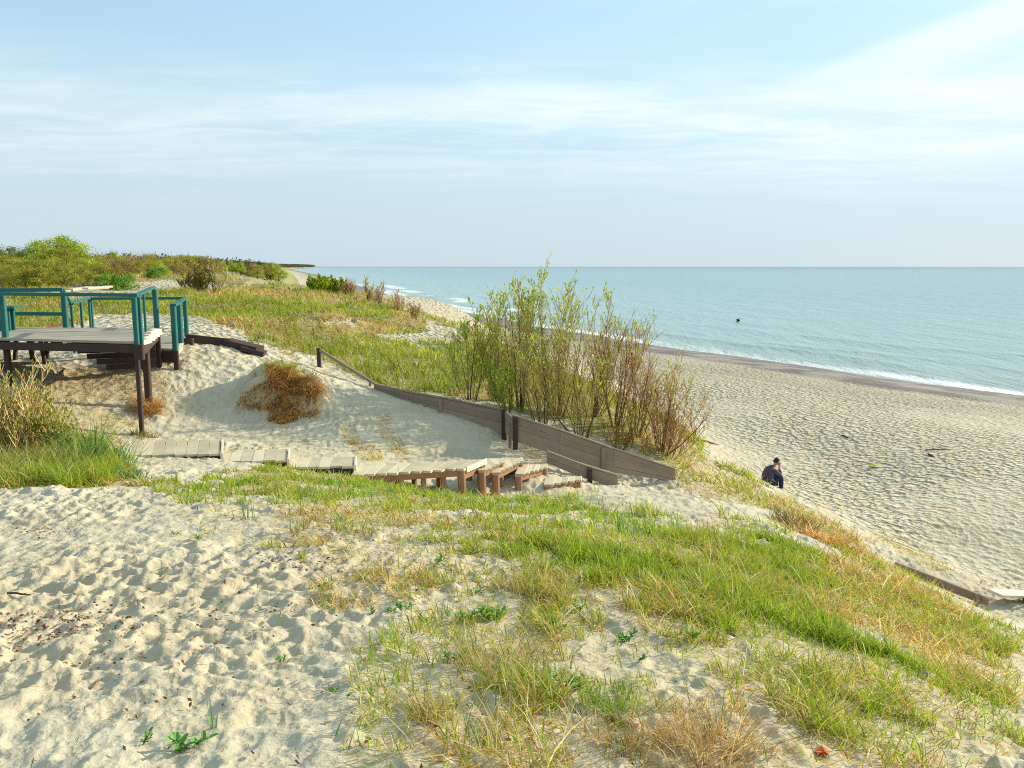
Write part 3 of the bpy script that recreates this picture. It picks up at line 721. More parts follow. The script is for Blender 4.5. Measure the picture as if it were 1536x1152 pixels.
# ------------------------------------------------------------------ plank walls holding the dune
def plank_wall(name, label, pts, boards, mat=M_WALL, posts=(), pw=.10, cap=None, part='plank_panel'):
    """pts: list of (top point, bottom z) along the wall"""
    p0 = pts[0][0]; root = empty(name, V3(p0, pts[0][1]), label, 'plank wall')
    for (a, za), (b, zb) in zip(pts[:-1], pts[1:]):
        m = MB()
        for k in range(boards):
            t = (k + .5) / boards
            A1 = V3(a, a.z + (za - a.z) * t); B1 = V3(b, b.z + (zb - b.z) * t)
            h0 = (a.z - za) / boards; h1 = (b.z - zb) / boards
            off = Vector((0, rnd.uniform(-.008, .008), 0)); d = (B1 - A1); d.z = 0; nrm = Vector((d.y, -d.x, 0)).normalized() * .025
            g = .96; j = rnd.uniform(-.006, .006); vs = []
            for (q, h) in ((A1, h0), (B1, h1)):
                for sgn, zz in ((-1, -1), (1, -1), (1, 1), (-1, 1)):
                    vs.append(q + nrm * sgn + off + Vector((0, 0, zz * h * .5 * g + j)))
            m.add(vs, [(3, 2, 1, 0), (4, 5, 6, 7), (0, 1, 5, 4), (1, 2, 6, 5), (2, 3, 7, 6), (3, 0, 4, 7)])
        m.build(part, mat, root)
    for (q, zb, w, dz) in posts:
        m = MB(); m.beam((q.x, q.y, zb), (q.x, q.y, q.z + dz), w, w, up=Vector((0, 1, 0))); m.build('post', M_DARKWOOD if w > .09 else mat, root)
    if cap:
        m = MB()
        for (a, _), (b, _) in zip(pts[:-1], pts[1:]):
            m.beam(a + Vector((0, 0, .02)), b + Vector((0, 0, .02)), cap, .035)
        m.build('top_board', M_PALE if mat is M_PALE else mat, root)
    return root
def wall_pts(seq): return [(P(u, v0, D), P(u, v1, D).z) for (u, v0, v1, D) in seq]
w = wall_pts([(562,577,588,20.2),(600,586,606,19.6),(660,597,625,19.0),(757,617,654,18.3)])
plank_wall('retaining_wall', 'upper stretch of grey plank wall holding the grassy dune behind the sand hollow', w, 4, posts=[(P(661,598,18.95), P(661,640,18.95).z, .08, .0), (P(756,616,18.2), P(756,668,18.2).z, .11, .03)], cap=.06)
w = wall_pts([(758,616,648,18.2),(771,627,660,17.6)])
plank_wall('wall_panel', 'short offset plank panel joining the upper and lower walls', w, 3, posts=[(P(765,640,17.75), P(765,672,17.75).z, .07, .04)])
w = wall_pts([(768,624,661,17.6),(840,646,684,17.5),(920,674,708,17.6),(1012,705,722,17.9)])
plank_wall('lower_retaining_wall', 'long brown plank wall sloping down beside the willow shrubs', w, 4, posts=[(P(773,628,17.55), P(773,674,17.55).z, .11, .03), (P(905,670,17.55), P(905,715,17.55).z, .09, -.02)], cap=.07)
w = wall_pts([(820,678,694,16.9),(870,697,715,16.9),(926,714,732,17.0)])
plank_wall('low_kerb_wall', 'low weathered plank kerb in front of the long brown wall', w, 2, posts=[(P(885,702,16.85), P(885,726,16.85).z, .10, .0)], cap=.08)
w = wall_pts([(1343,843,853,16.4),(1420,872,885,15.6),(1484,897,909,15.0)])
r_ = plank_wall('beach_edge_board', 'brown edging plank half buried at the dune foot on the right', w, 1, posts=[(P(1466,890,15.1), P(1466,915,15.1).z, .08, .0)])
m = MB(); a = P(1492, 890, 15.4); b = P(1580, 893, 15.9)
root = empty('sand_covered_board', a, 'pale board lying flat on the sand at the right edge', 'board')
m.beam(a, b, .35, .06); m.build('top_face', M_EDGE, root); m = MB(); m.beam(a + Vector((.5, -.12, -.09)), b + Vector((0, -.12, -.09)), .06, .08); m.build('under_rail', M_DARKWOOD, root)
# leaning handrail above the hollow
root = empty('slope_handrail', V3(P(478, 552, 21.2)), 'thin weathered handrail leaning from a dark post down to the plank wall', 'handrail')
m = MB(); a = P(479, 552, 21.2); m.beam((a.x, a.y, a.z - .3), (a.x, a.y, P(479, 522, 21.2).z), .10, .10, up=Vector((0, 1, 0))); m.build('post', M_DARKWOOD, root)
m = MB(); m.beam(P(478, 524, 21.2), P(556, 572, 20.4), .06, .075); m.beam(P(556, 572, 20.4), P(618, 605, 19.3), .05, .06); m.build('rail', M_WALL, root)
m = MB(); a = P(555, 571, 20.38); m.beam((a.x, a.y, a.z - .35), a, .06, .06, up=Vector((0, 1, 0))); m.build('post', M_WALL, root)

# ------------------------------------------------------------------ vegetation builders
def blades(base, L, w, az, th0, bend, K, col, tipcol=None, twist=None):
    """ribbons: base (N,3); returns verts, quads, colours"""
    N_ = len(base); lv = K + 1
    ang = th0[:, None] + bend[:, None] * (np.arange(K)[None] + .5) / K
    st = (L / K)[:, None]
    hor = np.concatenate([np.zeros((N_, 1)), np.cumsum(np.sin(ang) * st, 1)], 1)
    ver = np.concatenate([np.zeros((N_, 1)), np.cumsum(np.cos(ang) * st, 1)], 1)
    cx = base[:, 0:1] + hor * np.cos(az)[:, None]; cy = base[:, 1:2] + hor * np.sin(az)[:, None]; cz = base[:, 2:3] + ver
    tw = az + math.pi / 2 if twist is None else twist
    tp = (1 - (np.arange(lv) / K) ** 1.6 * .92)[None] * (w / 2)[:, None]
    dx = np.cos(tw)[:, None] * tp; dy = np.sin(tw)[:, None] * tp
    Vv = np.stack([np.stack([cx - dx, cy - dy, cz], -1), np.stack([cx + dx, cy + dy, cz], -1)], 2)    # N,lv,2,3
    ids = np.arange(N_ * lv * 2).reshape(N_, lv, 2)
    f = np.stack([ids[:, :-1, 0], ids[:, :-1, 1], ids[:, 1:, 1], ids[:, 1:, 0]], -1).reshape(-1, 4)
    c = np.repeat(col[:, None, :], lv, 1)
    if tipcol is not None:
        k = (np.arange(lv) / K)[None, :, None] ** 1.5; c = c * (1 - k) + tipcol[:, None, :] * k
    c = np.repeat(c[:, :, None, :], 2, 2)
    return Vv.reshape(-1, 3), f, c.reshape(-1, 3)
GREENS = np.array([(.29, .41, .015), (.37, .48, .02), (.21, .34, .015), (.44, .50, .03), (.15, .27, .025)])
GOLDS = np.array([(.60, .42, .09), (.50, .33, .06), (.70, .54, .20), (.40, .21, .05), (.76, .64, .32)])
def pick(pal, n): return pal[rng.integers(0, len(pal), n)] * rng.uniform(.75, 1.25, (n, 1))
def grass_field():
    NC = 3600000; n1 = 2300000
    R = np.exp(np.concatenate([rng.uniform(math.log(5.8), math.log(18), n1), rng.uniform(math.log(18), math.log(170), NC - n1)])); T = rng.uniform(-.88, .88, NC)
    X = R * T; Y = R - 4.0
    Z = base_h(X, Y); den, gr, ln, dn = zone_eval(X, Y, Z)
    clump = fbm(X * 1.9, Y * 1.9, 201, 3); fine = fbm(X * 7, Y * 7, 202, 2)
    cl = sst(.30, .56, clump) * sst(.26, .55, fine)
    p = den * np.where(dn, .35 + .65 * cl, .12 * (den > .7) + .05 + .83 * cl * (.45 + .55 * sst(.35, .6, fbm(X * .9 + 3, Y * .9, 211, 4)))) * np.where(dn, .62, np.where(R > 13, .9, .75))
    p *= np.where(R > 70, .6, 1)
    k = rng.uniform(0, 1, NC) < p
    X, Y, Z, gr, ln, dn, R, cl = X[k], Y[k], Z[k], gr[k], ln[k], dn[k], R[k], cl[k]
    n_ = len(X)
    hum = (fbm(X * .55, Y * .55, 61, 4) - .5) * .5 * np.where(dn, 1, 0) * sst(20, 26, Y); Z = Z + hum - .01; nr_ = (Y < 14) & ~dn; Z[nr_] = full_h(X[nr_], Y[nr_]) - .008
    patchy = fbm(X * 1.1, Y * 1.1, 207, 3)
    isg = rng.uniform(0, 1, n_) < np.clip(gr + (patchy - .5) * 1.6, .03, .97)
    col = np.where(isg[:, None], pick(GREENS, n_), pick(GOLDS, n_))
    col = np.where(dn[:, None], col * np.array([1.0, .86, .9]) * (.7 + .6 * fbm(X * .5, Y * .25, 209, 3))[:, None], col)
    tip = np.where(isg[:, None], col * .7 + np.array([.22, .20, .03]) * .6, col * 1.15)
    L = np.where(isg, rng.uniform(.05, .16, n_), rng.uniform(.06, .24, n_)) * ln * (.6 + .7 * cl)
    L = np.where(dn, rng.uniform(.10, .42, n_), L) * (1 + .0 * R)
    th0 = np.where(isg, rng.uniform(.0, .7, n_), rng.uniform(.1, 1.2, n_)); bend = np.where(isg, rng.uniform(.1, 1.3, n_), rng.uniform(.4, 3.2, n_))
    az = rng.normal(math.radians(200), 1.8, n_)
    w = (.0042 + .0011 * np.clip(R - 6, 0, 60)) * rng.uniform(.7, 1.3, n_)
    base = np.stack([X, Y, Z], -1)
    for nm, sel, lab in (('fresh_grass', isg & ~dn, 'short fresh green grass spreading over the near dune slope'), ('dry_grass', ~isg & ~dn, 'golden dry straw grass curling over the near sand'),
                         ('dune_turf', dn, 'yellow green turf of the middle dune behind the plank walls')):
        K = 3 if nm != 'dune_turf' else 2
        v, f, c = blades(base[sel], L[sel], w[sel], az[sel], th0[sel], bend[sel], K, col[sel], tip[sel], twist=rng.uniform(0, 6.28, sel.sum()))
        o = link_mesh(nm, np_mesh(nm, v, f, 4, c), M_GRASS); tag(o, lab, 'grass', kind='stuff')
grass_field()

def tuft(name, label, cat, c, n_, rad, Lr, pal, group=None, w=.006, lean=(0., .8), bend=(.2, 1.4), parts=None, rz=None, hum=0., stretch=(1, 1), droop=0., lobes=1.):
    base = np.zeros((n_, 3)); a = rng.uniform(0, 6.283, n_); r = rad * np.sqrt(rng.uniform(0, 1, n_))
    r = r * (1 + lobes * (-.45 + .45 * np.sin(a * 2 + c.x * 3) ** 2 + .35 * np.sin(a * 5 + c.y * 7))); base[:, 0] = np.cos(a) * r * stretch[0]; base[:, 1] = np.sin(a) * r * stretch[1]
    g = base_h(base[:, 0] + c.x, base[:, 1] + c.y) - c.z
    base[:, 2] = g + hum * (1 - (r / max(rad, 1e-3)) ** 2) - .015
    cn = vnoise(base[:, 0] * 7 + 50, base[:, 1] * 7 + 50, 5); L = rng.uniform(*Lr, n_) * (.5 + .9 * cn); col = pick(np.array(pal), n_) * (.65 + .7 * vnoise(base[:, 0] * 9 + 9, base[:, 1] * 9, 8))[:, None]
    az = a + rng.normal(0, 1.1, n_) + droop * (-math.pi / 2 - a)
    th = rng.uniform(*lean, n_) * (.3 + .7 * r / max(rad, 1e-3)); bd = rng.uniform(*bend, n_)
    v, f, cc = blades(base, L, np.full(n_, w) * rng.uniform(.7, 1.3, n_), az, th, bd, 4, col, col * 1.15, twist=rng.uniform(0, 6.28, n_))
    o = link_mesh(name, np_mesh(name, v, f, 4, cc), M_GRASS); o.location = c
    tag(o, label, cat, group); return o
MARRAM = [(.11, .24, .06), (.16, .31, .06), (.24, .36, .05), (.09, .19, .07)]
# tall marram shoots standing alone in the sand: (u, v at the root)
SHOOTS = [(545,762),(470,752),(500,742),(606,742),(640,748),(670,752),(712,760),(770,765),(842,760),(880,765),(925,790),(905,772),(940,800),(975,800),(1010,790),(868,742),(895,738),(790,752),(430,736),(395,742),
          (628,838),(600,905),(618,925),(672,922),(672,925),(753,922),(757,918),(862,892),(822,1010),(818,1005),(500,1100),(320,1090),(540,1120),(722,1115),(700,1100),(372,778),(455,800),(530,800),(240,860),(1090,1090),(1148,1145),(410,740),(455,742),(520,748),(560,752),(585,748),(655,755),(690,762),(735,768),(350,735),(320,742),(500,728),(600,730),(570,735),(535,730),(1100,1130),(1440,1110),(930,1090),(1060,1110)]
for i, (u, v) in enumerate(SHOOTS):
    c = hit(u, v); far = c.y > 6
    tuft('marram_shoot', 'tall dark green marram shoot of a few stiff blades rising from sand', 'grass shoot', c, 10 if far else 4, .09 if far else .02, (.14, .42) if far else (.10, .24), MARRAM,
         group='single marram shoots on the near sand', w=.011 if far else .006, lean=(0, .5), bend=(0, .5))
BROWN = [(.62, .32, .08), (.72, .44, .12), (.46, .22, .06), (.76, .54, .2), (.30, .15, .05)]
def big_tuft(u, v, lab, n_, rad, Lr, pal, D=None, **k):
    c = hit(u, v) if D is None else P(u, v, D)
    c.z = gz(c.x, c.y); return tuft('grass_tussock', lab, 'tussock', c, n_, rad, Lr, pal, **k)
big_tuft(428, 622, 'large rust brown grass tussock overhanging the sand hollow', 7000, .86, (.16, .38), BROWN, D=17.62, w=.013, lean=(.2, 1.4), bend=(.9, 2.6), droop=.6, stretch=(1.0, .62), lobes=.65)
big_tuft(430, 600, 'small yellow green tuft on top of the rust brown tussock', 500, .55, (.15, .3), [(.3, .32, .05), (.5, .42, .1)], D=18.1, w=.013, stretch=(1.3, .5))
big_tuft(222, 617, 'rust orange grass tuft at the foot of the thick platform post', 900, .33, (.15, .4), BROWN, w=.013, lean=(.2, 1.2), bend=(.6, 1.8), hum=.06)
big_tuft(212, 655, 'low olive grass tuft at the foot of the thin platform post', 260, .22, (.1, .22), [(.2, .22, .05), (.3, .24, .07)], w=.012)
big_tuft(1240, 815, 'rust brown overhanging grass fringe on the right end of the bright hump', 1300, .42, (.14, .34), BROWN, w=.009, lean=(.2, 1.2), bend=(.8, 2.0), stretch=(1.3, .7))
big_tuft(1195, 790, 'dark olive grass fringe below the crest of the bright hump', 500, .35, (.12, .3), [(.12, .12, .04), (.25, .2, .06)], w=.009)
big_tuft(745, 1000, 'golden green tussock in the middle of the near sand', 420, .30, (.10, .26), [(.30, .26, .06), (.42, .30, .10), (.20, .24, .04), (.5, .4, .16)], w=.004, lean=(0, 1.0), bend=(.4, 1.6), stretch=(1.2, 1))
big_tuft(790, 890, 'upright straw coloured tuft beside the narrow sand gully', 220, .2, (.12, .26), [(.45, .33, .12), (.3, .28, .06)], w=.004)
big_tuft(1050, 1120, 'rust gold tussock at the bottom edge right of the driftwood stick', 750, .26, (.10, .26), [(.42, .26, .08), (.5, .36, .14), (.3, .16, .05), (.55, .45, .22)], w=.0038, lean=(0, 1.1), bend=(.5, 2.0))
big_tuft(920, 1060, 'bright green cushion of fine grass left of the rust gold tussock', 420, .2, (.06, .16), [(.15, .26, .02), (.2, .28, .03)], w=.0034)
big_tuft(645, 1075, 'small olive gold tuft on the near left of the centre sand', 260, .09, (.08, .17), [(.3, .26, .06), (.5, .35, .12)], w=.0036)
big_tuft(935, 1120, 'thin reddish tuft at the bottom edge left of the rust gold tussock', 220, .12, (.08, .2), [(.4, .22, .07), (.2, .22, .05)], w=.0036)
for (u, v, D, lab, n_, rad, Lr, pal, ww, ml) in [
    (135,705,11.6,'fresh green marram clump at the left end of the walkway',520,.45,(.3,.8),MARRAM+[(.2,.28,.04)],.018,.7),
    (105,722,10.8,'arching yellow green marram clump left of the walkway',340,.40,(.25,.6),[(.2,.26,.04),(.36,.33,.08)],.016,.7),
    (30,725,10.6,'green grass clump in front of the tall dry reeds at the left edge',600,.6,(.2,.55),[(.14,.2,.03),(.2,.25,.04),(.4,.32,.1)],.015,.7),
    (190,735,10.4,'low green clump on the sand lip below the first walkway board',200,.3,(.12,.3),MARRAM,.013,.7)]:
    big_tuft(u, v, lab, n_, rad, Lr, pal, D=D, w=ww, lean=(0, ml), bend=(.2, 1.4))

# ---- woody plants
def tubes_np(polys, radii, cols, sides=3):
    Vs = []; Fs = []; Cs = []; b = 0
    for pl, rr, c in zip(polys, radii, cols):
        k = len(pl); p = np.asarray(pl, float); d = np.gradient(p, axis=0); d /= np.linalg.norm(d, axis=1, keepdims=True) + 1e-9
        x = np.cross(d, [.31, .9, .1]); x /= np.linalg.norm(x, axis=1, keepdims=True) + 1e-9; y = np.cross(d, x)
        r = np.linspace(rr[0], rr[1], k)[:, None]
        ring = [p + x * r * math.cos(2 * math.pi * j / sides) + y * r * math.sin(2 * math.pi * j / sides) for j in range(sides)]
        Vs.append(np.stack(ring, 1).reshape(-1, 3)); i = np.arange((k - 1) * sides).reshape(k - 1, sides) + b
        Fs.append(np.stack([i, np.roll(i, -1, 1), np.roll(i, -1, 1) + sides, i + sides], -1).reshape(-1, 4)); Cs.append(np.tile(c, (k * sides, 1))); b += k * sides
    return np.concatenate(Vs), np.concatenate(Fs), np.concatenate(Cs)
def leaves_np(pos, size, cols, dirs=None):
    n_ = len(pos)
    a = rng.normal(size=(n_, 3)) if dirs is None else dirs + rng.normal(size=(n_, 3)) * .35
    a /= np.linalg.norm(a, axis=1, keepdims=True); b_ = np.cross(a, rng.normal(size=(n_, 3))); b_ /= np.linalg.norm(b_, axis=1, keepdims=True) + 1e-9
    s = size[:, None]; V = np.stack([pos, pos + a * s * .5 + b_ * s * .26, pos + a * s, pos + a * s * .5 - b_ * s * .26], 1).reshape(-1, 3)
    return V, np.arange(n_ * 4).reshape(-1, 4), np.repeat(cols, 4, 0)
def willow(name, label, cat, c, H, spread, nst, twig_cols, leafy, leaf_cols, group=None, lean=0., leaf=.05, wscale=1.0, fine=1.0, lowleaf=.25):
    root = empty(name, c, label, cat, group)
    P_, R_, C_ = [], [], []; tips = []
    def tc_(lo=.8, hi=1.3): return np.array(twig_cols[rng.integers(len(twig_cols))]) * rng.uniform(lo, hi)
    def go(p, d, Ls, k, up, wob):
        pl = [p.copy()]
        for i in range(k):
            d = d + rng.normal(0, wob, 3) + np.array([0, 0, up]); d /= np.linalg.norm(d); p = p + d * Ls / k; pl.append(p.copy())
        return pl, d
    for s in range(nst):
        a = rng.uniform(0, 6.28); tilt = min(.85, abs(rng.normal(0, spread)) + .04); d = np.array([math.cos(a) * math.sin(tilt) + lean * .5, math.sin(a) * math.sin(tilt), math.cos(tilt)])
        p = np.array([math.cos(a), math.sin(a), 0]) * rng.uniform(0, .12); p[2] = -.2; Ls = H * rng.uniform(.6, 1.0)
        pts_, dl = go(p, d, Ls, 10, .06, .07); P_.append(pts_); bk = 2.0 if s < 3 else 1.; R_.append((.021 * bk * H / 3.5 * wscale * rng.uniform(.6, 1.1), .0045 * wscale)); C_.append(tc_(.45, .7) * (.55 if bk > 1 else 1)); tips.append((pts_[6:], dl, 1.6))
        for j in range(int(rng.integers(9, 14) * fine)):
            i = rng.integers(3, 11); q = np.array(pts_[i]); a2 = rng.uniform(0, 6.28); t2 = rng.uniform(.35, .95)
            d2 = np.array([math.cos(a2) * math.sin(t2), math.sin(a2) * math.sin(t2), math.cos(t2)]); L2 = rng.uniform(.14, .34) * H * (1.2 - .065 * i)
            pl, d2 = go(q, d2, L2, 5, .13, .07); P_.append(pl); R_.append((.007 * wscale, .0032 * wscale)); C_.append(tc_()); tips.append((pl, d2, 1))
            for _ in range(int(3 * fine + .5)):
                q2 = np.array(pl[rng.integers(1, 5)]); a3 = rng.uniform(0, 6.28); d3 = d2 + np.array([math.cos(a3), math.sin(a3), 0]) * .55; d3 /= np.linalg.norm(d3); L3 = L2 * rng.uniform(.3, .7)
                pl2, d3 = go(q2, d3, L3, 3, .1, .06); P_.append(pl2); R_.append((.0045 * wscale, .0026 * wscale)); C_.append(tc_(.9, 1.5)); tips.append((pl2, d3, .8))
    v, f, cc = tubes_np(P_, R_, C_); link_mesh('stems', np_mesh('stems', v, f, 4, cc), M_TWIG, root, False)
    if leafy > 0:
        pos = []; dr = []
        for pl, d, w_ in tips:
            hz = min(1., max(0., pl[-1][2] / H)); m_ = leafy * w_ * (lowleaf + (1.6 - lowleaf) * hz ** 2) * (2.2 if rng.uniform() < .22 else .6)
            for _ in range(rng.poisson(m_)):
                t = math.sqrt(rng.uniform(.05, 1)) * (len(pl) - 1.001); i = int(t); q = pl[i] + (pl[i + 1] - pl[i]) * (t - i); pos.append(q + rng.normal(0, .012, 3)); dr.append(d + np.array([0, 0, .6]))
        if pos:
            pos = np.array(pos); n_ = len(pos); v, f, cc = leaves_np(pos, rng.uniform(.6, 1.5, n_) * leaf, pick(np.array(leaf_cols), n_), np.array(dr)); link_mesh('leaves', np_mesh('leaves', v, f, 4, cc), M_LEAF, root, False)
    return root
RED = [(.30, .15, .07), (.36, .20, .085), (.22, .11, .055), (.42, .27, .12)]; OLIVE = [(.26, .24, .06), (.34, .30, .08), (.28, .19, .06), (.20, .18, .05)]; MIXT = RED[:2] + OLIVE
LGREEN = [(.40, .52, .03), (.50, .58, .05), (.29, .41, .03)]
for (u, v, D, H, sp, nst, tw, lf, lean, lab) in [
    (705,622,20.6,2.6,.28,8,OLIVE,3.2,0,'leafy yellow green willow at the left end of the thicket above the plank wall'),
    (742,628,20.8,3.1,.26,9,MIXT,2.6,0,'olive willow second from the left end of the thicket'),
    (782,634,20.2,3.4,.24,9,MIXT+RED[:1],2.6,0,'green tipped willow just left of the tallest one'),
    (812,655,19.0,3.3,.22,7,MIXT,1.8,-.2,'slender front willow with bare dark trunk behind the wall joint'),
    (838,640,20.4,4.1,.26,11,MIXT,3.0,0,'tallest willow, green leafed to the top in the middle of the thicket'),
    (872,658,19.2,3.2,.24,7,MIXT,1.2,-.1,'forked front willow right of the tallest one'),
    (890,645,21.0,3.5,.28,10,RED[:3]+OLIVE[:1],1.4,.1,'tall grey green feathery willow right of the tallest one'),
    (925,652,20.5,3.6,.28,9,RED,1.2,.15,'reddish willow with bright leaves high up, middle right of the thicket'),
    (955,660,20.2,2.6,.36,10,RED,.15,.15,'bare russet willow between the two leafy topped ones on the right'),
    (992,672,19.8,2.7,.38,11,RED,.9,.1,'rightmost upright willow with a few green tips above bare red twigs'),
    (1000,678,19.5,1.6,.45,12,RED,0,.05,'low bare red willow spreading towards the beach'),
    (760,640,19.6,1.6,.40,8,OLIVE,3.5,-.1,'low leafy green willow sprout at the front left of the thicket'),
    (925,672,19.2,1.4,.45,8,[(.28,.15,.05),(.2,.12,.04)],.6,0,'low orange brown sprouts at the front of the thicket')]:
    c = P(u, v, D); c.z = gz(c.x, c.y)
    willow('willow_shrub', lab, 'willow shrub', c, H * .91, sp * 1.2, int(nst * 1.6), [tuple(q * 1.3 for q in t_) for t_ in tw], lf * 1.5, LGREEN, 'willow shrubs on the dune edge behind the plank wall', lean, leaf=.055)
# shrubs along the far dune edge
for (u, v, D, H, sp, nst, tw, lf, lc, lab, nm) in [
    (478,441,56,1.35,.85,46,OLIVE,7,LGREEN,'rounded bright green bush on the mid dune near the horizon','round_bush'),
    (500,442,57,1.3,.85,42,OLIVE,6,LGREEN,'green half of the rounded bush pair, next to the red bush','round_bush'),
    (522,443,55,1.15,.75,44,RED,0,LGREEN,'low dark red bare bush right of the green bush','bare_bush'),
    (555,455,48,1.7,.3,9,RED,.3,LGREEN,'upright bare red twigs left on the seaward dune rim','bare_bush'),
    (568,458,46,1.5,.35,9,RED,0,LGREEN,'bare red brown twigs second along the seaward dune rim','bare_bush'),
    (598,464,43,1.4,.35,8,RED,0,LGREEN,'thin bare twigs on the rim where the surf shows behind','bare_bush'),
    (622,472,40,1.0,.5,12,RED,0,LGREEN,'low greyish red bush farthest right on the seaward rim','bare_bush'),
    (325,447,47,1.9,.35,14,[(.34,.24,.12),(.42,.3,.18),(.25,.15,.08)],.3,LGREEN,'pale bare leaning twigs behind the landing railings','bare_bush'),
    (300,446,47,1.6,.5,20,[(.3,.2,.08),(.2,.15,.05)],2.5,[(.22,.2,.04),(.35,.25,.07)],'golden brown bush behind the landing railings','round_bush'),
    (285,440,52,1.4,.5,18,RED,1.0,[(.25,.16,.05)],'dull brown bush left of the golden bush','bare_bush')]:
    c = P(u, v, D); c.z = gz(c.x, c.y)
    willow(nm, lab, 'bush', c, H, sp, nst, tw, lf * 3.2, lc, None, 0, leaf=.085, wscale=1.9, fine=.7, lowleaf=1.2)

# ---- the wood at the left: prototypes then copies
def tree_proto(H, Rr, nclump, nleaf, pal, twig, leaf=.14, crown_lo=.25, bare=0):
    P_, R_, C_ = [], [], []; cl = []
    trunk = [np.array([0, 0, -.4])]; d = np.array([rng.normal(0, .05), rng.normal(0, .05), 1.])
    for i in range(6): trunk.append(trunk[-1] + d * H * .15 + rng.normal(0, .04, 3) * H * .1)
    P_.append(trunk); R_.append((.05 * H / 3, .015)); C_.append(np.array(twig))
    for k in range(nclump):
        a = rng.uniform(0, 6.28); z = rng.uniform(crown_lo, 1.0) * H; prof = math.sin(min(1, (1 - z / H) * 1.6 + .22) * math.pi / 2); r = Rr * prof * math.sqrt(rng.uniform(.15, 1))
        q = np.array([math.cos(a) * r, math.sin(a) * r, z]); s = rng.uniform(.16, .34) * Rr; cl.append((q, s))
        t0 = trunk[min(6, max(1, int(z / H * 4)))]; P_.append([t0, (t0 + q) / 2 + np.array([0, 0, .1]), q, q + (q - t0) * .15 + np.array([0, 0, .15])]); R_.append((.022, .006)); C_.append(np.array(twig) * rng.uniform(.8, 1.3))
        for _ in range(bare):
            e = q + rng.normal(0, .4, 3) * Rr * .5 + np.array([0, 0, .35]); P_.append([q, (q + e) / 2, e]); R_.append((.012, .006)); C_.append(np.array(twig) * rng.uniform(.9, 1.6))
    tm = np_mesh('trunk', *[x if i != 1 else x for i, x in enumerate(tubes_np(P_, R_, C_, 4)[:2])], 4, tubes_np(P_, R_, C_, 4)[2])
    pos = []; 
    per = nleaf // nclump
    for q, s in cl:
        g = rng.normal(size=(per, 3)); g /= np.linalg.norm(g, axis=1, keepdims=True); pos.append(q + g * s * rng.uniform(.3, 1.1, (per, 1)) * np.array([1.2, 1.2, .8]))
    pal = [tuple(q * g_ for q, g_ in zip(p_, (2.25, 2.05, 1.6))) for p_ in pal]; pos = np.concatenate(pos); n_ = len(pos); cid = np.repeat(np.arange(nclump), per); cv = rng.uniform(.65, 1.35, nclump)[cid][:, None]
    v, f, cc = leaves_np(pos, rng.uniform(.6, 1.4, n_) * leaf, pick(np.array(pal), n_) * cv)
    cm = np_mesh('crown', v, f, 4, cc); tm.materials.append(M_TWIG); cm.materials.append(M_LEAF)
    return tm, cm
KINDS = {
 'oak': (tree_proto(3.4, 2.0, 46, 5200, [(.15, .18, .02), (.20, .21, .025), (.11, .14, .02), (.21, .17, .04)], (.10, .07, .04)), 'olive_tree'),
 'bright': (tree_proto(3.8, 1.7, 40, 5200, [(.18, .24, .02), (.22, .26, .03), (.13, .19, .02)], (.11, .09, .05)), 'birch_tree'),
 'dark': (tree_proto(3.2, 2.2, 44, 5200, [(.055, .09, .02), (.08, .12, .025), (.12, .13, .03)], (.08, .05, .03)), 'pine_tree'),
 'brown': (tree_proto(2.4, 2.0, 44, 3600, [(.15, .10, .04), (.18, .13, .045), (.12, .085, .035), (.15, .16, .03)], (.12, .08, .045), bare=4), 'brown_shrub'),
 'low': (tree_proto(1.3, 1.5, 26, 3200, [(.085, .17, .02), (.11, .20, .025), (.07, .13, .02)], (.1, .08, .04), crown_lo=.1), 'green_shrub'),
}
TREE_LAB = {'oak': ('olive green leafing tree in the wood at the left', 'tree', 'olive trees of the left wood'), 'bright': ('bright yellow green young tree rising from the left wood', 'tree', 'yellow green trees of the left wood'),
            'dark': ('dark green dense tree in the left wood', 'tree', 'dark trees of the left wood'), 'brown': ('leafless brown shrub in the belt along the wood edge', 'shrub', 'brown shrubs along the wood edge'),
            'low': ('low vivid green shrub on the sandy wood edge', 'shrub', 'vivid green shrubs on the wood edge')}
def place_tree(kind, u, D, vtop=None, label=None, s=None, z=None):
    (tm, cm), nm = KINDS[kind]; x = ux(u, D); z = gz(x, D) if z is None else z
    if s is None:
        top = P(u, vtop, D).z; s = max(.35, (top - z) / (max(c_.co.z for c_ in cm.vertices[:400]) if False else {'oak': 3.75, 'bright': 4.15, 'dark': 3.6, 'brown': 2.75, 'low': 1.5}[kind]))
    lab, cat, grp = TREE_LAB[kind]; r = empty(nm, (x, D, z), label or lab, cat, grp if not label else None, rz=rng.uniform(0, 6.28)); sh = rng.uniform(.9, 1.15)
    r.scale = (s * sh, s * sh, s)
    for me, pn in ((tm, 'trunk'), (cm, 'crown')):
        o = bpy.data.objects.new(pn, me); COL.objects.link(o); o.parent = r
    return r
def skyline(u):   # outline of the wood against the sky
    return np.interp(u, [-150, 0, 20, 45, 62, 80, 95, 115, 130, 150, 200, 250, 300, 340, 385, 425], [372, 370, 371, 372, 362, 362, 357, 356, 378, 378, 379, 380, 382, 389, 391, 393])
place_tree('bright', 112, 66, 352, 'tallest bright yellow green tree standing out of the left wood')
place_tree('bright', 72, 64, 359, 'second tallest yellow green tree, left of the tallest one')
place_tree('dark', 18, 70, 366, 'dark conifer like tree at the left edge of the wood')
place_tree('low', 172, 50, 410, 'vivid green low shrub in front of the brown belt')
place_tree('low', 196, 51, 412, 'vivid green low shrub, right one of the close pair')
place_tree('low', 242, 62, 400)
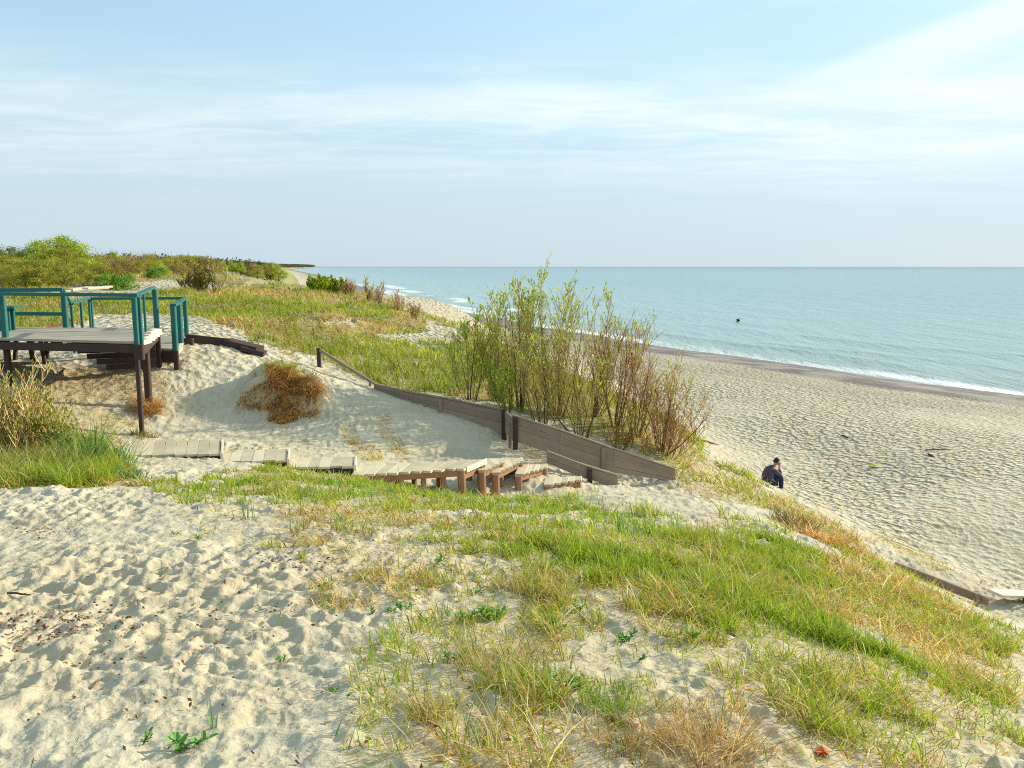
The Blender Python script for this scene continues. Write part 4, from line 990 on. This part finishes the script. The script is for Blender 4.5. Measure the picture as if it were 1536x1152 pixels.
for i in range(46):
    u = -150 + i * 9.4 + rng.uniform(-5, 5); row = i % 3
    D = (58, 68, 80)[row] + rng.uniform(-3, 3) + max(0, (u - 150)) * .25
    kind = (['oak', 'bright', 'bright', 'oak', 'oak', 'dark'] if u < 165 else ['brown', 'oak', 'brown', 'bright', 'brown', 'oak'])[rng.integers(6)]
    vt = skyline(u) + rng.uniform(-2, 6) + (2 - row) * 4
    place_tree(kind, u, D, vt)
for i in range(34):                      # the brown belt receding along the dune
    u = 130 + i * 8.8 + rng.uniform(-4, 4); D = 75 + max(0, u - 150) * .62 + rng.uniform(-8, 8)
    place_tree(['brown', 'oak', 'oak', 'brown', 'bright'][rng.integers(5)], u, D, skyline(u) + rng.uniform(0, 6))
for i in range(22):                      # undergrowth at the wood's near edge
    u = -120 + i * 14 + rng.uniform(-5, 5); place_tree('brown' if rng.uniform() < (.08 if u < 160 else .5) else 'oak', u, 50 + rng.uniform(-3, 4) + max(0, u - 120) * .12, 390 + rng.uniform(-6, 10))
# far forest on the headland, one mass
def far_wood():
    pos = []; 
    for k in range(1300):
        y = math.exp(rng.uniform(math.log(220), math.log(8300))); s = rng.uniform(52, 150) * (1 if y < 2500 else .8); x = float(shore_x(y)) - s * 1.05; h = rng.uniform(2.2, 4.6) * (1 + min(3.4, y / 2000)); r = rng.uniform(3, 6) * (1 + y / 900)
        g = rng.normal(size=(170, 3)); g /= np.linalg.norm(g, axis=1, keepdims=True); pos.append((np.array([x, y, float(base_h(np.array([x]), np.array([y]))[0]) + h * .45]), g * np.array([r, r, h * .55]) * rng.uniform(.5, 1, (170, 1)), r * .17))
    V = []; F_ = []; C_ = []; b = 0
    for c, g, s in pos:
        v, f, cc = leaves_np(c + g, np.full(len(g), min(s, 9)), pick(np.array([(.09, .10, .03), (.12, .09, .04), (.07, .09, .03)]), len(g))); V.append(v); F_.append(f + b); C_.append(cc); b += len(v)
    o = link_mesh('distant_forest', np_mesh('distant_forest', np.concatenate(V), np.concatenate(F_), 4, np.concatenate(C_)), M_LEAF); tag(o, 'dark strip of forest following the coast to the horizon', 'forest', kind='stuff')
far_wood()

# dry reeds and bushes at the left edge in front of the platform
for (u, v, D, H, lab, pal, lf, nst) in [
    (10, 700, 12.4, 1.75, 'tall dry straw coloured reed bush at the left edge under the platform', [(.62, .47, .22), (.5, .34, .14), (.38, .22, .09)], 1.2, 26),
    (48, 695, 12.8, 1.5, 'dry ochre reed bush next to the left edge one, arching right', [(.62, .45, .2), (.46, .3, .11)], 2.0, 20),
    (85, 698, 12.6, 1.0, 'olive leafy herb bush between the reeds and the green marram', [(.22, .19, .06), (.3, .22, .08)], 3.4, 12),
    (-30, 705, 12.2, 1.2, 'olive bush cut by the left edge of the view', [(.22, .19, .06), (.3, .22, .08)], 2.5, 12)]:
    c = P(u, v, D); c.z = gz(c.x, c.y)
    willow('dry_bush', lab, 'bush', c, H, .42, nst, pal, lf, [(.26, .30, .035), (.38, .34, .06), (.2, .28, .03)], None, 0, leaf=.05, wscale=1.0, fine=.8, lowleaf=1.2)

# ---- small leafy plants and litter on the near sand
def seedling(u, v, s, label=None, red=False, n_leaf=9):
    c = hit(u, v); s *= .8; m = MB(); st = MB(); ns = 3 if s > .05 else 2
    for k in range(ns):
        a = rnd.uniform(0, 6.28); tip = Vector((math.cos(a) * s * .8, math.sin(a) * s * .5, s * rnd.uniform(.35, .8)))
        st.tube([c + Vector((0, 0, -.01)), c + tip * .5 + Vector((0, 0, .003)), c + tip], [s * .04, s * .035, s * .02], 5)
        for j in range(n_leaf):
            t = .25 + .75 * j / n_leaf; q = c + tip * t; a2 = a + j * 2.4; ll = s * rnd.uniform(.35, .55)
            d = Vector((math.cos(a2), math.sin(a2), rnd.uniform(.2, .9))).normalized(); w_ = d.cross(Vector((0, 0, 1))).normalized() * ll * .24; n_ = Vector((0, 0, ll * .08))
            m.add([q, q + d * ll * .35 + w_ + n_, q + d * ll * .75 + w_ * .8 + n_, q + d * ll, q + d * ll * .75 - w_ * .8 + n_, q + d * ll * .35 - w_ + n_, q + d * ll * .5 - n_ * .3],
                  [(0, 1, 6), (1, 2, 6), (2, 3, 6), (3, 4, 6), (4, 5, 6), (5, 0, 6)])
    r = empty('leafy_seedling', c, label or 'small fleshy green seedling sprouting from bare sand', 'plant', None if label else 'small seedlings on the near sand')
    st.build('stem', M_STEMR if red else M_STEMG, r); m.build('leaves', M_SPROUT, r)
def plain(name, col, rough=.6, spec=.3):
    m, t, b, Nn, Ll = mat_new(name); oc = nobj(t)
    Ll.new(nmix(t, nramp(t, nnoise(t, 25, 4, .6, oc), .3, .7), tuple(q * .75 for q in col), tuple(min(1, q * 1.2) for q in col)), b.inputs['Base Color'])
    b.inputs['Roughness'].default_value = rough; b.inputs['Specular IOR Level'].default_value = spec; return m
M_SPROUT = plain('sprout_green', (.13, .33, .035), .45); M_STEMR = plain('red_stem', (.35, .07, .06)); M_STEMG = plain('green_stem', (.12, .22, .04))
seedling(285, 1112, .10, 'largest fleshy green seedling near the bottom left, on bare footprints'); seedling(272, 1118, .06, 'smaller green seedling touching the largest one at bottom left')
seedling(212, 1112, .06, 'red stemmed seedling left of the largest one at bottom left', True)
for (u, v, s) in [(502,1032,.045),(652,850,.09),(605,920,.08),(590,922,.06),(712,888,.07),(700,930,.07),(738,930,.11),(745,920,.07),(835,935,.09),(845,938,.06),(870,915,.07),(942,960,.09),(930,958,.06),(957,993,.06),(680,990,.08),(692,985,.06),(845,1035,.08),(858,1040,.07),
                  (300,806,.07),(262,803,.06),(560,925,.06),(1110,880,.08),(395,742,.1),(425,988,.05),(560,1035,.03),(1040,960,.07),(850,1045,.05),(520,1048,.03),(730,812,.08)]:
    seedling(u, v, s, red=rnd.random() < .2)
def scatter_flakes(name, label, cat, spots, n_, size, pal, mat):
    V = []; F_ = []; C_ = []
    pos = []
    for (u, v, ru, rv, wgt) in spots:
        for _ in range(int(n_ * wgt)):
            pos.append(hit(u + rng.normal(0, ru), v + rng.normal(0, rv)))
    pos = np.array([[p.x, p.y, p.z + .012] for p in pos]); k = len(pos); dr = rng.normal(size=(k, 3)) * np.array([1, 1, .25])
    v, f, c = leaves_np(pos, rng.uniform(.6, 1.5, k) * size, pick(np.array(pal), k), dr)
    o = link_mesh(name, np_mesh(name, v, f, 4, c), mat); tag(o, label, cat, kind='stuff')
scatter_flakes('leaf_litter', 'crumbs of reddish brown bark and leaf litter on the trodden sand', 'litter', [(50,955,60,18,1),(120,935,60,14,.8),(430,845,40,8,.5),(330,905,120,30,.5),(60,795,25,4,.35),(200,1000,150,60,.6),(520,800,50,10,.4),(600,870,90,40,.4),(700,1090,150,40,.5)], 190, .022, [(.20, .07, .04), (.28, .12, .06), (.14, .07, .04), (.35, .22, .12)], M_TWIG)

def straw_litter():
    n_ = 9000; R_ = np.exp(rng.uniform(math.log(5.8), math.log(15), n_)); T_ = rng.uniform(-.86, .86, n_); X = R_ * T_; Y = R_ - 4
    k = rng.uniform(0, 1, n_) < .15 + .85 * sst(.42, .62, fbm(X * 1.1, Y * 1.1, 303, 4)); X, Y = X[k], Y[k]; n_ = len(X); Z = full_h(X, Y) + .004
    v, f, c = blades(np.stack([X, Y, Z], -1), rng.uniform(.02, .13, n_), rng.uniform(.0015, .0045, n_), rng.uniform(0, 6.28, n_), rng.uniform(1.35, 1.6, n_), rng.uniform(-.5, .4, n_), 3, pick(np.array([(.5, .36, .16), (.3, .17, .07), (.2, .1, .05), (.62, .5, .3), (.12, .07, .04)]), n_))
    o = link_mesh('straw_litter', np_mesh('straw_litter', v, f, 4, c), M_TWIG); tag(o, 'broken bits of straw and rootlets strewn over the near sand', 'straw', kind='stuff')
straw_litter()
def stick(label, u0, v0, u1, v1, r, mat, name='driftwood_stick'):
    a = hit(u0, v0); b = hit(u1, v1); m = MB(); mid = a.lerp(b, .5); off = r * .8
    m.tube([a + Vector((0, 0, off)), a.lerp(b, .3) + Vector((r, r, off * 1.3)), a.lerp(b, .65) + Vector((-r, 0, off)), b + Vector((0, 0, off))], [r * .8, r, r * .9, r * .4], 7)
    sd_ = a.lerp(b, .6); m.tube([sd_ + Vector((0, 0, off)), sd_ + (b - a) * .18 + Vector((0, (b - a).length * .1, off * 2))], [r * .5, r * .2], 5)
    o = m.build(name, mat, None, True); tag(o, label, 'driftwood'); return o
stick('reddish piece of broken stick lying under the rust gold tussock', 908, 1082, 958, 1092, .014, M_LOG)
stick('dark bent twig on the sand above the leaf crumbs', 12, 905, 48, 903, .006, M_DARKWOOD)
stick('thin brown twig slanting on the sand left of centre', 135, 1028, 152, 1014, .005, M_LOG)
stick('dark branch lying on the beach near the willow ridge', 1052, 662, 1078, 668, .035, M_DARKWOOD)
stick('long washed up stick far out on the trodden beach', 1388, 676, 1425, 675, .03, M_LOG); stick('short dark stick just below the long one on the beach', 1392, 683, 1402, 686, .035, M_DARKWOOD)
stick('dark twig on the beach right of the spreading willow', 1262, 654, 1275, 658, .03, M_DARKWOOD)

# pale timber pile and planks behind the platform
for k, (u0, v0, u1, v1, D, lab) in enumerate([(112,437,160,428,40,'longest pale plank in the pile behind the platform'),(105,440,135,433,39,'pale plank lying across the left of the pile'),(30,445,105,443,36,'flat pale board on the sand behind the bench'),(128,441,165,436,38.5,'weathered plank at the foot of the pile')]):
    a = P(u0, v0, D); b = P(u1, v1, D + 1.5); a.z = gz(a.x, a.y) + .12 + .05 * k; b.z = gz(b.x, b.y) + .16 + .04 * k; m = MB(); m.beam(a, b, .35, .09, jit=.02); o = m.build('driftwood_plank', M_PALE); tag(o, lab, 'plank')
m = MB(); a = P(357, 425, 62); m.beam(a + Vector((-.25, 0, .0)), a + Vector((.3, .2, .08)), .3, .28, jit=.04); o = m.build('pale_stone', M_PALE); tag(o, 'small pale block on the far sandy dune top', 'stone')

# litter: crumpled scraps
def scrap(label, u, v, s, col, name):
    c = hit(u, v); m = MB(); vs = []; 
    for i in range(5):
        for j in range(5): vs.append(c + Vector(((i - 2) * s * .25 + rnd.uniform(-.1, .1) * s, (j - 2) * s * .2 + rnd.uniform(-.1, .1) * s, s * (.12 + rnd.uniform(0, .42) * (1 - abs(i - 2) * .35)))))
    m.add(vs, [(i * 5 + j, i * 5 + j + 1, i * 5 + j + 6, i * 5 + j + 5) for i in range(4) for j in range(4)])
    m.add([q + Vector((0, 0, -.004)) for q in vs], [(i * 5 + j + 5, i * 5 + j + 6, i * 5 + j + 1, i * 5 + j) for i in range(4) for j in range(4)])
    o = m.build(name, plain(name + '_paint', col, .35, .5)); tag(o, label, 'litter')
scrap('crumpled yellow wrapper lying on the open beach', 1311, 701, .28, (.75, .72, .05), 'yellow_wrapper')
scrap('small orange bit of plastic beside a seedling at the bottom right', 1233, 1133, .045, (.85, .16, .03), 'orange_scrap')
scrap('small orange scrap on the sand near the sitting person', 1200, 728, .12, (.5, .2, .08), 'orange_scrap')

# ------------------------------------------------------------------ people
M_SKIN = plain('skin', (.50, .24, .16), .5); M_JACKET = plain('plum_grey_jacket', (.075, .055, .085), .75); M_JEANS = plain('dark_blue_trousers', (.02, .028, .075), .8)
M_HAIR = plain('dark_hair', (.035, .02, .02), .6); M_SHOE = plain('dark_shoes', (.03, .025, .025), .5); M_RED = plain('dark_red_shirt', (.25, .04, .06), .7)
def skin_mesh(name, joints, edges, mat, parent, lev=2, root=0):
    me = bpy.data.meshes.new(name + '_skel'); me.from_pydata([j[:3] for j in joints], edges, []); me.update()
    o = bpy.data.objects.new(name, me); COL.objects.link(o)
    o.modifiers.new('s', 'SKIN'); sm = o.modifiers.new('u', 'SUBSURF'); sm.levels = lev; sm.render_levels = lev
    for i, j in enumerate(joints):
        d = me.skin_vertices[0].data[i]; d.radius = (j[3], j[4] if len(j) > 4 else j[3]); d.use_root = (i == root)
    dg = bpy.context.evaluated_depsgraph_get(); ev = o.evaluated_get(dg); nm = bpy.data.meshes.new_from_object(ev); bpy.data.objects.remove(o)
    nm.polygons.foreach_set('use_smooth', [True] * len(nm.polygons)); nm.materials.clear(); nm.name = name
    o = bpy.data.objects.new(name, nm); COL.objects.link(o); nm.materials.append(mat); o.parent = parent
    return o
def hand_chains(j, e, wrist, d, side):
    """palm and five curled digits grown on a body skeleton"""
    d = Vector(d).normalized(); s = Vector(side).normalized(); w = Vector(wrist); b = len(j)
    j.append((*(w + d * .05), .024, .018)); pw = b
    for k, ln in enumerate((.075, .085, .08, .062)):
        q = w + d * .09 + s * (k - 1.5) * .021; i = len(j); j.append((*q, .0095)); e.append((pw, i))
        q2 = q + d * ln * .5 + Vector((0, 0, -.012)); j.append((*q2, .0085)); e.append((i, i + 1)); q3 = q2 + d * ln * .3 + Vector((0, 0, -.028)); j.append((*q3, .0075)); e.append((i + 1, i + 2))
    i = len(j); q = w + d * .04 - s * .035; j.append((*q, .011)); e.append((pw, i)); j.append((*(q + d * .035 - s * .012), .009)); e.append((i, i + 1))
    return pw
def head_bits(root, c, fwd, mat_hair, r=.1):
    f = Vector(fwd).normalized(); s = f.cross(Vector((0, 0, 1))).normalized(); u = s.cross(f).normalized()
    import bmesh
    def blob(name, mat, fn, seg=20, ring=14):
        bm = bmesh.new(); bmesh.ops.create_uvsphere(bm, u_segments=seg, v_segments=ring, radius=1)
        for v in bm.verts: v.co = fn(v.co.copy())
        me = bpy.data.meshes.new(name); bm.to_mesh(me); bm.free(); me.polygons.foreach_set('use_smooth', [True] * len(me.polygons)); o = bpy.data.objects.new(name, me); COL.objects.link(o); me.materials.append(mat); o.parent = root; return o
    def hf(p):                          # skull with brow, nose, mouth and chin: local x=side, y=forward, z=up
        x, y, z = p; w_ = .078 * (1 - .22 * max(0, -z)); q = [x * w_, y * .098, z * .118]
        if y > .2:
            g = math.exp(-(x * x * 22 + (z + .12) ** 2 * 14)); q[1] += .024 * g                      # nose
            q[1] += .010 * math.exp(-(x * x * 4 + (z - .22) ** 2 * 60)); q[1] -= .010 * (math.exp(-((abs(x) - .38) ** 2 * 40 + (z - .02) ** 2 * 50)))
            q[1] += .007 * math.exp(-(x * x * 8 + (z + .48) ** 2 * 90)); q[1] += .010 * math.exp(-(x * x * 8 + (z + .85) ** 2 * 20))
        return Vector(c) + s * q[0] + f * q[1] + u * q[2]
    blob('face', M_SKIN, hf, 32, 24)
    blob('hair', mat_hair, lambda p: Vector(c) + s * p.x * .086 + f * (min(p.y, .35 + .35 * max(0, p.z)) * .104 - .008) + u * (max(p.z, -.45 if p.y < 0 else .25) * .13 + .004))
    for sg in (-1, 1): blob('ear', M_SKIN, lambda p: Vector(c) + s * (sg * .08 + p.x * .012) + f * (p.y * .02) + u * (p.z * .032 - .005), 10, 8); 
    for sg in (-1, 1): blob('eye', M_HAIR, lambda p: Vector(c) + s * (sg * .03 + p.x * .010) + f * (.090 + p.y * .006) + u * (p.z * .006 + .004), 8, 6)
def sitting_person():
    c = P(1151, 741, 27.0); c.z = gz(c.x, c.y) - .16
    root = empty('person', c, 'person in plum grey jacket and dark trousers sitting hunched on the dune foot', 'person')
    # local: x forward (towards the sea, right in the picture), y side
    seat = .16
    j = [(0, 0, seat, .13, .15), (.00, 0, seat + .18, .12, .15), (.06, 0, seat + .36, .125, .17), (.15, 0, seat + .47, .085, .11), (.21, 0, seat + .52, .05), (.25, 0, seat + .57, .05)]
    e = [(0, 1), (1, 2), (2, 3), (3, 4), (4, 5)]
    jk = [(-.03, 0, seat - .09, .19, .22), (-.03, 0, seat + .10, .18, .22), (.0, 0, seat + .26, .185, .23), (.06, 0, seat + .38, .17, .22), (.13, 0, seat + .48, .11, .13), (.18, 0, seat + .54, .075)]; je = [(0, 1), (1, 2), (2, 3), (3, 4), (4, 5)]
    tr = [(0, 0, seat, .14, .16)]; te = []
    for sg in (-1, 1):
        hd = (.35, sg * .07, seat + .50) if sg < 0 else (.42, sg * .10, seat + .27)          # one hand up at the chin, the other on the knee
        el = (.32, sg * .17, seat + .24) if sg < 0 else (.24, sg * .24, seat + .22)
        b = len(j); j += [(.11, sg * .19, seat + .42, .058), (*el, .045), (*hd, .030)]; e += [(3, b), (b, b + 1), (b + 1, b + 2)]
        pw = hand_chains(j, e, hd, (.3, -sg * .2, .9) if sg < 0 else (1, -sg * .4, -.3), (0, sg, .1)); e.append((b + 2, pw))
        mid = tuple(el[q] * .25 + hd[q] * .75 for q in range(3)); skin_mesh('sleeve', [(.09, sg * .12, seat + .42, .10), (.13, sg * .20, seat + .38, .085), (*el, .07), (*mid, .052)], [(0, 1), (1, 2), (2, 3)], M_JACKET, root)
        b = len(j); j += [(.08, sg * .10, seat, .088), (.40, sg * .12, seat + .22, .062), (.40, sg * .12, -.08, .042), (.42, sg * .12, -.20, .038), (.54, sg * .13, -.23, .035)]; e += [(0, b), (b, b + 1), (b + 1, b + 2), (b + 2, b + 3), (b + 3, b + 4)]
        b = len(tr); tr += [(.08, sg * .11, seat, .115), (.41, sg * .12, seat + .22, .084), (.42, sg * .12, -.14, .068)]; te += [(0, b), (b, b + 1), (b + 1, b + 2)]
    skin_mesh('body', j, e, M_SKIN, root); skin_mesh('jacket', jk, je, M_JACKET, root); skin_mesh('trousers', tr, te, M_JEANS, root)
    skin_mesh('shirt_collar', [(.17, 0, seat + .49, .085), (.205, 0, seat + .545, .068)], [(0, 1)], M_RED, root)
    for sg in (-1, 1): skin_mesh('shoe', [(.39, sg * .12, -.20, .05), (.48, sg * .125, -.225, .047), (.59, sg * .135, -.24, .04, .035)], [(0, 1), (1, 2)], M_SHOE, root)
    head_bits(root, (.30, 0, seat + .65), (1, .0, -.55), M_HAIR)
    root.rotation_euler = (0, 0, math.radians(22)); root.scale = (1.08, 1.08, 1.08)
sitting_person()
def walking_person():
    c = P(948, 565, 62); c.z = gz(c.x, c.y) + .0
    root = empty('person', c, 'distant person in dark clothes walking along the beach, seen through the willow twigs', 'person')
    j = [(0, 0, .93, .12, .15), (.02, 0, 1.15, .10, .14), (.05, 0, 1.38, .11, .17), (.06, 0, 1.48, .06), (.07, 0, 1.55, .05)]; e = [(0, 1), (1, 2), (2, 3), (3, 4)]
    jk = [(0, 0, .86, .15, .18), (.02, 0, 1.12, .13, .17), (.05, 0, 1.38, .135, .20), (.06, 0, 1.48, .075)]; je = [(0, 1), (1, 2), (2, 3)]; tr = [(0, 0, .90, .14, .16)]; te = []
    for sg in (-1, 1):
        b = len(j); j += [(.05, sg * .19, 1.42, .05), (.04 + sg * .06, sg * .25, 1.16, .042), (.10 + sg * .16, sg * .24, .94, .028)]; e += [(2, b), (b, b + 1), (b + 1, b + 2)]
        pw = hand_chains(j, e, (.10 + sg * .16, sg * .24, .93), (.3 * sg, 0, -1), (1, 0, 0)); e.append((b + 2, pw))
        b = len(jk); jk += [(.05, sg * .19, 1.41, .07), (.04 + sg * .06, sg * .25, 1.16, .06), (.09 + sg * .14, sg * .24, .97, .045)]; je += [(2, b), (b, b + 1), (b + 1, b + 2)]
        f1 = -sg; b = len(j); j += [(0, sg * .09, .86, .085), (.12 * f1, sg * .10, .49, .058), (.26 * f1 - .03, sg * .10, .10, .04), (.26 * f1 + .10, sg * .10, .04, .034)]; e += [(0, b), (b, b + 1), (b + 1, b + 2), (b + 2, b + 3)]
        b = len(tr); tr += [(0, sg * .09, .84, .10), (.12 * f1, sg * .10, .49, .074), (.25 * f1 - .03, sg * .10, .12, .058)]; te += [(0, b), (b, b + 1), (b + 1, b + 2)]
        skin_mesh('shoe', [(.26 * f1 - .05, sg * .10, .06, .045), (.26 * f1 + .05, sg * .10, .045, .045), (.26 * f1 + .16, sg * .10, .035, .035)], [(0, 1), (1, 2)], M_SHOE, root)
    skin_mesh('body', j, e, M_SKIN, root); skin_mesh('jacket', jk, je, M_JACKET, root); skin_mesh('trousers', tr, te, M_JEANS, root)
    head_bits(root, (.09, 0, 1.66), (1, 0, -.15), M_HAIR); root.rotation_euler = (0, 0, math.radians(110))
walking_person()
def seabird():
    c = P(1107, 487, 141); c.z = 0.02; root = empty('cormorant', c, 'black seabird swimming on the calm sea with its neck raised and one wing lifted', 'bird')
    bd = skin_mesh('body', [(-.42, 0, .06, .03), (-.25, 0, .10, .10), (0, 0, .12, .16), (.2, 0, .18, .12), (.27, 0, .34, .06), (.28, 0, .52, .045), (.31, 0, .60, .055), (.40, 0, .60, .022), (.50, 0, .59, .012)], [(i, i + 1) for i in range(8)], M_BIRD, root)
    for sg in (-1, 1):
        m = MB(); m.add([(.12, sg * .12, .22), (-.18, sg * .14, .20), (-.30, sg * .40, .40), (-.05, sg * .50, .46), (.10, sg * .30, .36)], [(0, 1, 2, 3, 4)]); m.add([(.12, sg * .12, .24), (-.18, sg * .14, .23), (-.30, sg * .40, .42), (-.05, sg * .50, .48), (.10, sg * .30, .39)], [(4, 3, 2, 1, 0)])
        me = bpy.data.meshes.new('wing'); me.from_pydata(m.v, [], m.f); link_mesh('wing', me, M_BIRD, root, False)
    root.rotation_euler = (0, 0, math.radians(-15))
M_BIRD = plain('black_feathers', (.012, .012, .014), .6)
seabird()

# ------------------------------------------------------------------ each repeat named by its place in its row
ORD = ['leftmost', 'second', 'third', 'fourth', 'fifth', 'sixth', 'seventh', 'eighth', 'ninth', 'tenth', 'eleventh', 'twelfth', 'thirteenth', 'fourteenth', 'fifteenth', 'sixteenth', 'seventeenth', 'eighteenth', 'nineteenth', 'twentieth']
TENS = {2: 'twenty', 3: 'thirty', 4: 'forty', 5: 'fifty'}
def ordinal(i):
    if i < 20: return ORD[i]
    n = i + 1; t, r = divmod(n, 10)
    return {2: 'twentieth', 3: 'thirtieth', 4: 'fortieth', 5: 'fiftieth'}[t] if r == 0 else TENS[t] + ' ' + ['first', 'second', 'third', 'fourth', 'fifth', 'sixth', 'seventh', 'eighth', 'ninth'][r - 1]
def ordered(grp, text, test=lambda o: True):
    L_ = [o for o in COL.objects if o.parent is None and o.get('group') == grp and test(o)]
    L_.sort(key=lambda o: proj(o.location.x, o.location.y, o.location.z)[0])
    for i, o in enumerate(L_): o['label'] = (ordinal(i) + (' ' if i == 0 else ' from the left ') + text)
ordered('single marram shoots on the near sand', 'of the stiff dark green shoots along the near sand crest', lambda o: o.location.y > 6.2)
ordered('single marram shoots on the near sand', 'of the small green shoots scattered over the nearest sand', lambda o: o.location.y <= 6.2)
ordered('small seedlings on the near sand', 'of the small fleshy seedlings scattered over bare near sand')
for k_ in TREE_LAB: 
    lab, cat, grp = TREE_LAB[k_]
    ordered(grp, 'of the ' + {'oak': 'olive green leafing trees in the wood', 'bright': 'yellow green young trees in the wood', 'dark': 'dark dense trees in the wood', 'brown': 'leafless brown shrubs along the wood edge', 'low': 'vivid green shrubs on the wood edge'}[k_])
